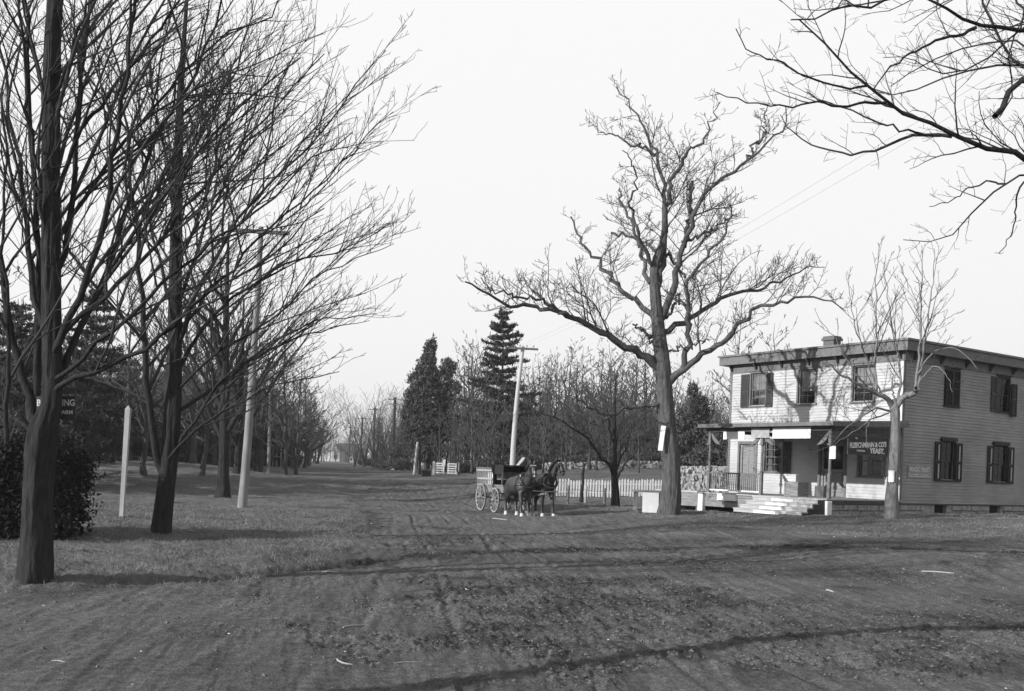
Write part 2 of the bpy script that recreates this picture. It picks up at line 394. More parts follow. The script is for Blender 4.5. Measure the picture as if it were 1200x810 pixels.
# grass blades on the lawn and bank (nobody could count them)
rng = np.random.default_rng(5)
def scatter_region(n, xr, yr, want):
    x = rng.uniform(*xr, n); y = rng.uniform(*yr, n)
    z, d, w = terrain(x, y)
    k = want(x, y, d)
    return x[k], y[k], z[k]
gx1, gy1, gz1 = scatter_region(170000, (-17, -2.5), (11, 34), lambda x, y, d: (d < .35+.3*rng.random(len(d))) & (rng.random(len(d)) < 8/np.maximum(y-4, 8)*(.25+1.1*sst(.35, .65, fbm(x*.9, y*.9, 99, 3)))))
gx2, gy2, gz2 = scatter_region(110000, (2.5, 22), (24, 44), lambda x, y, d: (d < .35+.3*rng.random(len(d))) & (rng.random(len(d)) < (.1+1.2*sst(.4, .65, fbm(x*.9, y*.9, 98, 3)))) & ~((x > 11) & (y-36.5 > (14.56-x)*-.69)))
def blades(name, X, Y, Z, h0, h1, w):
    n = len(X); a = rng.uniform(0, 2*PI, n); h = rng.uniform(h0, h1, n)*(1+.0*X); lean = rng.normal(0, .6, (n, 2))*h[:, None]
    ww = w*(1+Y/25)
    p0 = np.stack([X-np.cos(a)*ww, Y-np.sin(a)*ww, Z-.01], 1); p1 = np.stack([X+np.cos(a)*ww, Y+np.sin(a)*ww, Z-.01], 1)
    p2 = np.stack([X+lean[:, 0], Y+lean[:, 1], Z+h], 1)
    V = np.stack([p0, p1, p2], 1).reshape(-1, 3); Fc = np.arange(3*n).reshape(-1, 3)
    return np_mesh(name, V, Fc, M['grass'], False)
M['grass'] = mat('dry_grass_blades', .14, .9, .5, 1.2)
tag(link(blades('lawn_grass', gx1, gy1, gz1, .02, .075, .004), 'lawn_grass'), 'short dry grass on the lawn left of the road', 'grass', kind='stuff')
tag(link(blades('bank_grass', gx2, gy2, gz2, .02, .06, .005), 'bank_grass'), 'thin dry grass on the bank before the store', 'grass', kind='stuff')
# pebbles and clods
def octas(name, X, Y, Z, r, m, flat=.6):
    n = len(X); V = np.zeros((n, 6, 3)); c = np.stack([X, Y, Z+r*flat*.1], 1)
    sc = r[:, None]*rng.uniform(.6, 1.3, (n, 3)); sc[:, 2] *= flat
    an = rng.uniform(0, PI, n)
    D = [(1, 0, 0), (-1, 0, 0), (0, 1, 0), (0, -1, 0), (0, 0, 1), (0, 0, -1)]
    for k, d in enumerate(D):
        o = np.array(d)*sc
        V[:, k, 0] = c[:, 0]+o[:, 0]*np.cos(an)-o[:, 1]*np.sin(an); V[:, k, 1] = c[:, 1]+o[:, 0]*np.sin(an)+o[:, 1]*np.cos(an); V[:, k, 2] = c[:, 2]+o[:, 2]
    T = np.array([(0, 2, 4), (2, 1, 4), (1, 3, 4), (3, 0, 4), (2, 0, 5), (1, 2, 5), (3, 1, 5), (0, 3, 5)])
    F = (np.arange(n)[:, None, None]*6+T[None]).reshape(-1, 3)
    return np_mesh(name, V.reshape(-1, 3), F, m, False)
n = 110000
x = rng.uniform(-9, 14, n); y = 6+rng.random(n)**1.3*26
reg = np.exp(-(((x-2.5)/4.5)**2+((y-13)/6.)**2))*.30+np.exp(-(((x-9)/3.)**2+((y-15)/3.)**2))*.2-.30*np.exp(-(((x+4)/3.2)**2+((y-10)/3.)**2))
cl = sst(.42, .64, fbm(x*.5, y*.5, 77, 4)+reg-.06)*sst(.4, .6, fbm(x*2.3, y*2.3, 17, 3)); k = rng.random(n) < .03+.97*cl; x, y = x[k], y[k]; z = terrain(x, y)[0]
r = np.exp(rng.normal(math.log(.011), .5, len(x)))*(1+y/50); r = np.clip(r, .004, .034)
tag(link(octas('pebbles', x, y, z, r, M['pebble']), 'pebbles'), 'scattered pebbles and clods on the dirt crossing', 'pebbles', kind='stuff')
n = 300
x = np.concatenate([rng.uniform(-8, 13, n), rng.uniform(8, 12.5, 60), rng.uniform(8, 16, 60)]); y = np.concatenate([6.5+rng.random(n)**1.3*34, rng.uniform(13.5, 17.5, 60), rng.uniform(24, 32, 60)])
z = terrain(x, y)[0]; r = np.clip(np.exp(rng.normal(math.log(.011), .45, len(x))), .005, .035)
tag(link(octas('pale_chips', x, y, z, r, M['chip'], .35), 'pale_chips'), 'pale chips and paper scraps littering the dirt', 'litter', kind='stuff')
# ------------------------------------------------------------------ trees
def resample(P, n, rng=None, wig=0., kink=False):
    P = np.asarray(P, float)
    # Catmull-Rom through the points, then even spacing
    Q = np.vstack([2*P[0]-P[1], P, 2*P[-1]-P[-2]]); out = []
    for k in range(1, len(Q)-2):
        for t in np.linspace(0, 1, 8, endpoint=False):
            a, b, c, d = Q[k-1], Q[k], Q[k+1], Q[k+2]
            out.append(.5*((2*b)+(-a+c)*t+(2*a-5*b+4*c-d)*t*t+(-a+3*b-3*c+d)*t**3))
    out.append(P[-1]); out = np.array(out)
    if kink: out = P
    s = np.concatenate([[0], np.cumsum(np.linalg.norm(np.diff(out, axis=0), axis=1))])
    t = np.linspace(0, s[-1], n); R = np.stack([np.interp(t, s, out[:, k]) for k in range(3)], 1)
    if rng is not None and wig:
        w = rng.normal(0, wig, (n, 3)); w[0] = 0; R = R+w
    return R
def grow(rng, P, R, dens, n, ang, lenf, wander, trop, rfac, tmin=.12, lmin=.15, lmax=9., bias=(0, 0, 0), sag=0., cap_count=None, minr=.0012):
    """grow child branches (all at once) from parent polylines P (m,k,3), radii R (m,k)"""
    m, k, _ = P.shape
    seg = np.linalg.norm(np.diff(P, axis=1), axis=2); L = seg.sum(1)
    cnt = np.maximum(0, np.floor(L*dens*(1-tmin)+rng.random(m))).astype(int)
    if cap_count is not None: cnt = np.minimum(cnt, cap_count)
    idx = np.repeat(np.arange(m), cnt)
    if len(idx) == 0: return np.zeros((0, n, 3)), np.zeros((0, n))
    order = np.concatenate([np.arange(c) for c in cnt if c > 0]); tot = cnt[idx]
    t = tmin+(1-tmin)*np.clip((order+rng.random(len(idx)))/tot, 0, .985)
    s = t*(k-1); i0 = np.minimum(s.astype(int), k-2); f = (s-i0)[:, None]
    st = P[idx, i0]*(1-f)+P[idx, i0+1]*f
    tan = P[idx, i0+1]-P[idx, i0]; tan /= np.linalg.norm(tan, axis=1, keepdims=True)+1e-9
    rad = R[idx, i0]*(1-f[:, 0])+R[idx, i0+1]*f[:, 0]
    ln = (lenf[0]*L[idx]*(1-t)+lenf[1]*L[idx])*rng.uniform(.55, 1.25, len(idx)); ln = np.clip(ln, lmin, lmax)
    q = rng.normal(size=(len(idx), 3)); q -= (q*tan).sum(1, keepdims=True)*tan; q /= np.linalg.norm(q, axis=1, keepdims=True)+1e-9
    # prefer growing out level or up rather than straight down
    q[:, 2] = np.where(q[:, 2] < -.35, -q[:, 2]*.5, q[:, 2]); q /= np.linalg.norm(q, axis=1, keepdims=True)+1e-9
    a = np.radians(rng.uniform(ang[0], ang[1], len(idx)))[:, None]
    d = tan*np.cos(a)+q*np.sin(a)
    r0 = np.minimum(rad*.78, rfac*ln+.0015)
    out = np.zeros((len(idx), n, 3)); rr = np.zeros((len(idx), n)); out[:, 0] = st; rr[:, 0] = r0
    stp = (ln/(n-1))[:, None]; b = np.array(bias)[None]
    for i in range(1, n):
        d = d+rng.normal(0, wander, d.shape)+np.array([0, 0, trop])[None]-np.array([0, 0, sag*i/n])[None]+b
        d /= np.linalg.norm(d, axis=1, keepdims=True)
        out[:, i] = out[:, i-1]+d*stp; rr[:, i] = r0*(1-.72*i/(n-1))
    return out, np.maximum(rr, minr)
def tube_arrays(P, R, sides):
    m, n, _ = P.shape
    T = np.gradient(P, axis=1); T /= np.linalg.norm(T, axis=2, keepdims=True)+1e-9
    md = P[:, -1]-P[:, 0]; md /= np.linalg.norm(md, axis=1, keepdims=True)+1e-9
    ref = np.where(np.abs(md[:, 2:3]) > .7, np.array([[1., 0, 0]]), np.array([[0, 0, 1.]]))[:, None]
    U = np.cross(T, ref); U /= np.linalg.norm(U, axis=2, keepdims=True)+1e-9
    W = np.cross(T, U)
    an = np.arange(sides)*2*PI/sides
    V = P[:, :, None]+R[:, :, None, None]*(np.cos(an)[None, None, :, None]*U[:, :, None]+np.sin(an)[None, None, :, None]*W[:, :, None])
    b = (np.arange(m)*n*sides)[:, None, None]; i = (np.arange(n-1)*sides)[None, :, None]; k = np.arange(sides)[None, None]; k2 = (k+1) % sides
    F = np.stack([b+i+k, b+i+k2, b+i+sides+k2, b+i+sides+k], -1).reshape(-1, 4)
    return V.reshape(-1, 3), F
def tubes(name, groups, m):
    Vs = []; Fs = []; o = 0
    for P, R, s in groups:
        if len(P) == 0: continue
        V, F = tube_arrays(P, R, s); Vs.append(V); Fs.append(F+o); o += len(V)
    return np_mesh(name, np.vstack(Vs), np.vstack(Fs), m)
def one(P, R): return P[None], R[None]
def flare_trunk(name, P, R, m, rng, sides=44, flare=1.5, fh=.5, furrow=.05, root=5):
    """trunk with root flare and uneven furrowed section"""
    if sides > 20:
        kk = np.linspace(0, len(P)-1, 90); R = np.interp(kk, np.arange(len(P)), R); P = np.stack([np.interp(kk, np.arange(len(P)), P[:, c]) for c in range(3)], 1)
    n = len(P); V = []; T = np.gradient(P, axis=0); T /= np.linalg.norm(T, axis=1, keepdims=True)
    s = np.concatenate([[0], np.cumsum(np.linalg.norm(np.diff(P, axis=0), axis=1))])
    ph = rng.uniform(0, 6.28); an = np.arange(sides)*2*PI/sides
    for i in range(n):
        U = np.cross(T[i], [0, 1, 0]); U /= np.linalg.norm(U); W = np.cross(T[i], U)
        fl = 1+(flare-1)*math.exp(-s[i]/fh)
        rr = R[i]*fl*(1+furrow*np.sin(an*7+ph+s[i]*.8)+furrow*.6*np.sin(an*13-s[i]*1.3)+(fl-1)*.5*np.sin(an*root+ph)+rng.normal(0, furrow*.10, sides))
        if sides > 20: rr = rr+R[i]*furrow*3.2*(np.maximum(vn(an*4.5+np.sin(s[i]*.9)*.4, np.full(sides, s[i]*2.6), 5), vn(an*8.5, np.full(sides, s[i]*4.3), 9))-.62)+R[i]*.05*(vn(an*1.2, np.full(sides, s[i]*1.6), 3)-.5)
        V.append(P[i][None]+rr[:, None]*(np.cos(an)[:, None]*U+np.sin(an)[:, None]*W))
    V = np.vstack(V); i = (np.arange(n-1)*sides)[:, None]; k = np.arange(sides)[None]; k2 = (k+1) % sides
    F = np.stack([i+k, i+k2, i+sides+k2, i+sides+k], -1).reshape(-1, 4)
    return np_mesh(name, V, F, m)
def guided_tree(name, trunk, limbs, seed, label, cat='tree', bark='bark_dark', twig='twig', levels=(), D=20., nl=18, wig=.0, flare=1.45, furrow=.05, group=None, trunk_n=26, sink=.12, trunk_grow=True, thin=1., kink=False, pull=1.):
    pxr = trunk[0][2]/F_PX*.85    # about a third of a picture element
    """trunk: [(u,v,D,r)...]; limbs: [[(u,v,D)..], r0, r1]; levels: parameter dicts for the finer orders"""
    rng = np.random.default_rng(seed)
    tp = np.array([PT(u, v, d) for u, v, d, r in trunk]); tr = np.array([t[3] for t in trunk])
    base = tp[0].copy(); base[2] = zg(base[0], base[1])
    tp[0] = base-np.array([0, 0, sink])
    P = resample(tp, trunk_n); cum = np.linspace(0, 1, trunk_n)
    s = np.concatenate([[0], np.cumsum(np.linalg.norm(np.diff(tp, axis=0), axis=1))]); s /= s[-1]
    R = np.interp(cum, s, tr)
    root = empty(name, base, 0, label, cat, group)
    off = -base[None]
    me = flare_trunk('trunk', P+off, R, M[bark], rng, flare=flare, furrow=furrow); link(me, 'trunk', root)
    LP = []; LR = []
    for pts, r0, r1 in limbs:
        pts = [((u if u < 230 or pull == 1 else 230+(u-230)*pull), v, d) for u, v, d in pts]; q = np.array([PT(*p) for p in pts]); LP.append(resample(q, nl, rng, wig, kink)); LR.append(r0+(r1-r0)*np.linspace(0, 1, nl)**.8)
    LP = np.array(LP); LR = np.array(LR)*thin
    for a, b in zip(LP, LR):
        link(tubes('limb', [(a[None]+off, b[None], 9)], M[bark]), 'limb', root)
    if trunk_grow:
        k = np.linspace(trunk_n*.35, trunk_n-1, nl); Pt = np.stack([np.interp(k, np.arange(trunk_n), P[:, c]) for c in range(3)], 1); Rt = np.interp(k, np.arange(trunk_n), R)
        cp, cr = np.concatenate([LP, Pt[None]]), np.concatenate([LR, Rt[None]])
    else: cp, cr = LP, LR
    groups = []
    src = [(cp, cr)]
    for lv in levels:
        lv = dict(lv); lv.setdefault('minr', pxr*.27); from_all = lv.pop('from_all', False); sides = lv.pop('sides', 4)
        if from_all:
            new = [grow(rng, p, r, **lv) for p, r in src]; new = [x for x in new if len(x[0])]
            nP = np.concatenate([x[0] for x in new]); nR = np.concatenate([x[1] for x in new])
        else: nP, nR = grow(rng, src[-1][0], src[-1][1], **lv)
        if len(nP) == 0: break
        groups.append((nP+off, nR, sides)); src.append((nP, nR))
    link(tubes('crown', groups, M[twig]), 'crown', root)
    return root
def L_(pts, d0, d1): # pixel polyline with the distance running from d0 to d1
    n = len(pts); return [(u, v, d0+(d1-d0)*(i/(n-1))**1.1) for i, (u, v) in enumerate(pts)]
maple = (dict(dens=2.3, n=9, ang=(22, 48), lenf=(.5, .14), wander=.07, trop=.015, rfac=.0085, tmin=.18, lmin=.6, lmax=4.2, sides=6, bias=(.03, 0, 0)),
         dict(dens=3.9, n=7, ang=(25, 55), lenf=(.42, .16), wander=.10, trop=.02, rfac=.007, tmin=.12, lmin=.3, lmax=1.9, sides=4),
         dict(dens=4.2, n=5, ang=(28, 60), lenf=(.32, .16), wander=.12, trop=.05, rfac=.0075, tmin=.12, lmin=.12, lmax=.75, sides=3))
# --- big street tree at the left edge
T = 13.5
guided_tree('roadside_tree', [(41, 686, T, .19), (43, 630, T, .185), (45, 560, T, .185), (49, 508, T, .195), (57, 487, T, .135), (61, 468, T, .118), (61, 400, T, .118), (60, 320, T, .125), (60, 220, T, .12), (60, 100, T, .11), (66, -40, T, .09), (74, -230, T, .04)],
    [[[(46, 520, T+.05), (37, 485, T+.38), (27, 445, T+.5), (14, 390, T+.5), (4, 330, T+.3), (-14, 240, T), (-40, 120, T)], .115, .03],
     [[(47, 515, T+.1), (41, 470, T+.5), (43, 420, T+.5), (46, 330, T+.4), (40, 220, T+.2), (34, 90, T), (28, -40, T)], .10, .03],
     [L_([(46, 520), (22, 492), (-10, 480), (-60, 455), (-120, 400)], T, T+.6), .055, .02],
     [L_([(54, 480), (72, 440), (98, 380), (128, 300), (160, 215), (200, 130), (240, 60), (275, -30)], T, T+1.2), .085, .018],
     [L_([(55, 470), (84, 445), (120, 430), (165, 412), (215, 370), (270, 330), (330, 300), (400, 240)], T, T-1.2), .065, .010],
     [L_([(56, 430), (92, 350), (118, 270), (136, 180), (150, 90), (158, -20), (170, -140)], T, T-1.6), .085, .02],
     [L_([(58, 360), (80, 260), (90, 160), (98, 60), (110, -50), (120, -160)], T, T+1.0), .075, .02],
     [L_([(55, 400), (38, 320), (26, 240), (14, 150), (2, 60), (-8, -40)], T, T+1.3), .075, .018],
     [L_([(57, 330), (46, 230), (36, 130), (26, 40), (14, -60)], T, T-1.0), .06, .018],
     [L_([(58, 300), (100, 230), (150, 160), (200, 100), (260, 50), (330, 20), (350, -10)], T, T+1.8), .055, .010],
     [L_([(58, 240), (95, 160), (140, 90), (190, 30), (230, -40)], T, T-1.4), .055, .015],
     [L_([(57, 410), (110, 360), (170, 300), (230, 230), (290, 170), (350, 110), (400, 60)], T, T+.5), .06, .010],
     [L_([(56, 450), (110, 410), (175, 350), (240, 290), (310, 250), (380, 190), (440, 160)], T, T-2.2), .055, .009],
     [L_([(60, 120), (85, 60), (110, -10), (150, -90)], T, T-.6), .05, .015],
     [L_([(8, 520), (6, 440), (9, 360), (4, 270), (6, 185), (-10, 110)], T-2.2, T-2.6), .045, .015]],
    11, 'large bare tree nearest the left edge with a dark sign board on its trunk', levels=maple, wig=.025, group='bare street trees on the left', flare=1.25, thin=.66, pull=.87)
# --- second street tree
T = 21.5
guided_tree('roadside_tree', [(188, 632, T, .18), (192, 590, T, .18), (198, 540, T, .18), (202, 480, T, .17), (205, 400, T, .15), (206, 300, T, .13), (208, 200, T, .10), (212, 100, T, .07), (219, 0, T, .035)],
    [[L_([(193, 562), (180, 515), (173, 460), (170, 390), (164, 300), (154, 200), (140, 100), (128, 20)], T, T-1.5), .12, .02],
     [L_([(198, 548), (205, 528), (222, 509), (250, 491), (283, 474), (325, 455), (375, 445), (420, 434)], T, T-1.5), .055, .010],
     [L_([(200, 545), (214, 515), (236, 480), (262, 447), (300, 420), (345, 395), (400, 375), (470, 368)], T, T-.4), .06, .009],
     [L_([(203, 486), (232, 468), (262, 448), (300, 425), (350, 400), (410, 385), (460, 376)], T, T+2.), .06, .009],
     [L_([(204, 440), (240, 385), (300, 335), (365, 305), (430, 292), (488, 262)], T, T+1.4), .07, .010],
     [L_([(205, 410), (235, 340), (275, 275), (330, 215), (390, 160), (440, 105), (485, 60)], T, T-2.), .075, .010],
     [L_([(206, 360), (232, 290), (268, 215), (305, 140), (330, 80), (346, 40)], T, T+1.8), .065, .012],
     [L_([(206, 320), (238, 240), (262, 160), (285, 80), (306, 0)], T, T-1.), .06, .014],
     [L_([(205, 380), (184, 300), (170, 220), (160, 140), (146, 60)], T, T+2.2), .065, .014],
     [L_([(207, 260), (192, 180), (180, 100), (172, 20)], T, T-.8), .05, .014],
     [L_([(204, 460), (260, 412), (330, 372), (400, 322), (450, 300), (492, 285)], T, T-3.), .05, .008],
     [L_([(205, 395), (262, 330), (330, 265), (400, 210), (460, 160), (492, 130)], T, T-.6), .06, .008],
     [L_([(202, 500), (170, 470), (130, 450), (95, 440), (60, 430)], T, T+2.), .05, .012],
     [L_([(204, 450), (172, 400), (140, 360), (100, 330), (70, 300)], T, T+2.6), .05, .012],
     [L_([(208, 220), (240, 150), (275, 90), (320, 50), (340, 25)], T, T+.9), .045, .010]],
    12, 'bare tree with a forked dark trunk between the white stake and the telegraph pole', levels=maple, wig=.03, group='bare street trees on the left', flare=1.18, thin=.72, pull=.88)
# --- third and fourth street trees
T = 42
mid = (dict(dens=1.6, n=8, ang=(25, 50), lenf=(.42, .12), wander=.08, trop=.04, rfac=.011, tmin=.12, lmin=.7, lmax=4, sides=5),
       dict(dens=2.8, n=6, ang=(25, 55), lenf=(.38, .14), wander=.1, trop=.03, rfac=.009, tmin=.12, lmin=.35, lmax=1.9, sides=3),
       dict(dens=3.2, n=4, ang=(28, 60), lenf=(.3, .16), wander=.12, trop=.05, rfac=.009, tmin=.12, lmin=.2, lmax=.9, sides=3))
def auto_limbs(u, v, T, n, rng, h, spread, r):
    """ascending limbs around a trunk at pixel u, base v; h and spread in pixels"""
    out = []
    for i in range(n):
        t = .22+.6*i/n; v0 = v-h*t; a = rng.uniform(-1, 1) if i > 1 else (-1, 1)[i]; s = a*spread*(1.1-.6*t); up = h*(1-t)*rng.uniform(.55, .95); dd = rng.uniform(-1, 1)*spread*T/F_PX*.9
        out.append([L_([(u, v0), (u+s*.3, v0-up*.35), (u+s*.65, v0-up*.7), (u+s, v0-up)], T, T+dd), r*(1-.6*t), .01])
    return out
rg = np.random.default_rng(77)
guided_tree('roadside_tree', [(261, 587, T, .26), (262, 560, T, .22), (263, 500, T, .19), (264, 420, T, .15), (266, 340, T, .09), (268, 260, T, .03)],
    auto_limbs(263, 587, T, 15, rg, 300, 120, .16), 13, 'third bare street tree standing just left of the leaning telegraph pole', levels=mid, wig=.03, group='bare street trees on the left', flare=1.3)
T = 55
guided_tree('roadside_tree', [(277, 576, T, .22), (278, 550, T, .19), (281, 500, T, .17), (283, 430, T, .12), (286, 350, T, .04)],
    auto_limbs(281, 576, T, 12, rg, 230, 105, .15), 14, 'slimmer bare tree directly behind the base of the leaning telegraph pole', levels=mid, wig=.03, group='bare street trees on the left', flare=1.2)

# --- the oak in front of the store
def oc(*c): return [(540+x/2.3826, 80+y/2.3826) for x, y in c]
T = 36
oaklv = (dict(dens=3.2, n=9, ang=(35, 75), lenf=(.30, .07), wander=.15, trop=.04, rfac=.011, tmin=.22, lmin=.6, lmax=3.3, sides=5),
         dict(dens=4.2, n=7, ang=(30, 75), lenf=(.40, .18), wander=.16, trop=.03, rfac=.009, tmin=.1, lmin=.3, lmax=1.6, sides=4, from_all=False),
         dict(dens=6.0, n=5, ang=(30, 70), lenf=(.34, .2), wander=.2, trop=.04, rfac=.010, tmin=.08, lmin=.14, lmax=.6, sides=3))
oak = guided_tree('oak_tree', [(782, 604, T, .33), (786, 580, T, .335), (786, 540, T, .32), (782, 500, T, .31), (779, 460, T, .29), (777, 430, T, .28), (773, 400, T, .24), (770, 370, T, .215), (768, 345, T, .19), (767, 312, T, .16), (778, 280, T, .12), (779, 240, T, .09)],
    [[L_([(774, 432)]+oc((500, 800), (430, 760), (340, 700), (270, 680), (200, 665), (150, 668), (90, 640), (40, 610), (12, 600)), T, T-3.4), .17, .025],
     [L_(oc((300, 690), (230, 650), (180, 645), (130, 625), (80, 620), (50, 580)), T-2, T-4), .07, .015],
     [L_([(772, 395)]+oc((540, 690), (480, 650), (420, 590), (370, 530), (330, 480), (300, 415)), T, T+2.4), .13, .03],
     [L_(oc((545, 620), (560, 560), (565, 480), (568, 380), (560, 300), (545, 230), (510, 150), (470, 100), (430, 55)), T, T+1.2), .14, .018],
     [L_(oc((545, 240), (480, 210), (430, 185), (390, 182), (355, 150)), T+.8, T+2), .06, .012],
     [L_(oc((545, 560), (520, 520), (490, 450), (470, 380), (490, 320), (480, 260), (452, 230)), T, T-2.2), .09, .015],
     [L_(oc((530, 600), (508, 540), (484, 440), (450, 380), (440, 335)), T, T+3), .09, .03],
     [L_(oc((572, 380), (600, 290), (630, 235), (670, 210), (700, 150), (722, 95)), T+.2, T-1.6), .10, .015],
     [L_(oc((560, 700), (590, 610), (620, 500), (640, 440), (670, 370), (710, 320), (780, 270), (840, 230), (890, 180), (918, 112)), T, T-2.8), .15, .018],
     [L_(oc((800, 255), (835, 200), (852, 160), (843, 108)), T-1.8, T-1.2), .05, .012],
     [L_(oc((625, 500), (636, 440), (643, 380), (645, 318)), T-.4, T+1), .075, .055],
     [L_(oc((560, 740), (640, 700), (700, 655), (780, 625), (840, 612), (900, 590), (960, 560), (1010, 558)), T, T+3.4), .12, .015],
     [L_([(781, 452), (793, 439), (810, 424), (823, 417), (845, 401), (862, 385), (876, 369), (901, 356), (934, 349), (962, 349), (995, 362)], T, T-3.6), .15, .015],
     [L_([(800, 434), (806, 420)]+oc((640, 720), (632, 640), (640, 580), (680, 530), (715, 495), (745, 450), (768, 410), (740, 372)), T-.4, T-2.6), .12, .02],
     [L_([(774, 474), (742, 478), (718, 487), (698, 481), (680, 470), (676, 462)], T, T-2.2), .075, .02],
     [L_([(720, 486), (700, 494), (684, 499), (668, 498)], T-1.2, T-2), .04, .012],
     [L_(oc((570, 800), (610, 780), (650, 775), (695, 755)), T, T-2), .05, .02],
     [L_(oc((420, 460), (490, 475), (550, 510), (600, 545), (630, 580)), T+2, T-.5), .05, .05],
     [L_(oc((640, 480), (690, 455), (740, 430), (768, 405)), T-1, T+.5), .05, .02],
     [L_(oc((480, 715), (520, 740), (548, 780)), T+.6, T), .03, .07],
     [L_([(774, 420), (755, 418), (735, 410), (715, 395), (700, 380)], T, T+3), .07, .02],
     [L_(oc((640, 690), (610, 630), (575, 700)), T-.6, T), .04, .05]],
    21, 'huge old oak with crooked spreading limbs beside the store porch', bark='bark_oak', twig='twig_oak', levels=oaklv, wig=.06, flare=1.28, furrow=.045, trunk_grow=False, kink=True, nl=26)
# --- pollarded tree against the store
T = 33.2
def pc(*c): return [(970+x/2.25, 260+y/2.25) for x, y in c]
shoot = (dict(dens=2.3, n=8, ang=(20, 45), lenf=(.42, .1), wander=.07, trop=.06, rfac=.009, tmin=.15, lmin=.4, lmax=2.2, sides=4),
         dict(dens=3.0, n=5, ang=(25, 55), lenf=(.35, .14), wander=.1, trop=.05, rfac=.008, tmin=.12, lmin=.2, lmax=.9, sides=3),
         dict(dens=3.0, n=4, ang=(25, 55), lenf=(.3, .14), wander=.1, trop=.05, rfac=.008, tmin=.12, lmin=.12, lmax=.4, sides=3))
guided_tree('pollarded_tree', [(1044, 608, T, .20), (1045, 580, T, .19), (1048.5, 530, T, .165), (1049, 490, T, .155), (1048, 476, T, .16), (1046, 468, T, .14)],
    [[L_(pc((172, 490), (158, 470), (128, 452), (100, 440), (70, 425), (30, 400), (0, 372)), T, T-1.2), .10, .02],
     [L_(pc((176, 490), (200, 462), (228, 452), (236, 440)), T, T-.6), .115, .09],
     [L_(pc((130, 455), (126, 380), (130, 280), (128, 180), (136, 60)), T-.3, T+.3), .04, .010],
     [L_(pc((185, 475), (192, 400), (176, 300), (160, 220), (148, 110)), T, T+.9), .045, .010],
     [L_(pc((228, 452), (238, 380), (245, 300), (246, 200), (248, 60)), T-.4, T-.2), .05, .010],
     [L_(pc((236, 445), (250, 360), (262, 260), (275, 180), (284, 70)), T-.5, T+1.), .045, .009],
     [L_(pc((245, 320), (275, 290), (310, 260), (345, 235)), T-.4, T-1.4), .025, .007],
     [L_(pc((238, 400), (270, 350), (320, 330), (360, 350), (395, 385)), T-.4, T-1.8), .03, .007],
     [L_(pc((236, 430), (280, 380), (310, 400), (330, 450)), T-.4, T-1.5), .025, .006],
     [L_(pc((140, 460), (110, 380), (80, 300), (60, 200), (50, 130)), T, T-1.5), .03, .007],
     [L_(pc((110, 445), (60, 380), (20, 310), (-20, 260)), T-.5, T-1.2), .028, .007],
     [L_(pc((165, 500), (130, 492), (100, 508), (60, 535), (30, 565), (0, 600)), T, T-1.6), .04, .008],
     [L_(pc((130, 494), (112, 520), (100, 560), (105, 600)), T-.4, T-1), .022, .006],
     [L_(pc((160, 505), (120, 520), (60, 560), (10, 590), (-40, 610)), T, T-2.2), .03, .006],
     [L_(pc((176, 470), (170, 430), (172, 400)), T, T), .03, .02],
     [L_(pc((195, 300), (240, 240), (210, 160), (180, 90)), T, T-1), .015, .006]],
    31, 'pale stubby pollarded tree with upright shoots before the corner of the store', bark='bark_pale', twig='twig', levels=shoot, wig=.02, flare=1.35, furrow=.03, trunk_grow=False, trunk_n=18)
# --- small forked tree by the picket fence
T = 43
def sc(*c): return [(600+x/4.05, 400+y/4.05) for x, y in c]
guided_tree('small_tree', [(721, 595, T, .17), (721, 580, T, .155), (720, 555, T, .145), (720, 520, T, .09), (720, 480, T, .07), (722, 440, T, .03)],
    [[L_(sc((487, 650), (460, 590), (415, 540), (370, 480), (300, 420), (220, 370), (120, 335)), T, T-2), .085, .01],
     [L_(sc((487, 640), (468, 580), (445, 500), (430, 410), (400, 320), (380, 240)), T, T+2), .07, .01],
     [L_(sc((490, 660), (515, 620), (545, 570), (590, 520), (620, 450)), T, T-1), .07, .01],
     [L_(sc((487, 560), (500, 450), (530, 350), (550, 260)), T, T+1), .05, .01],
     [L_(sc((487, 500), (460, 400), (455, 300), (470, 200)), T, T-1.5), .045, .01],
     [L_(sc((490, 620), (540, 500), (580, 400), (640, 330)), T, T+2), .045, .01],
     [L_(sc((440, 560), (350, 520), (260, 490), (180, 470)), T-.4, T+1.6), .035, .008]],
    41, 'small dark tree forking low in front of the white picket fence', levels=mid, wig=.03, flare=1.2)
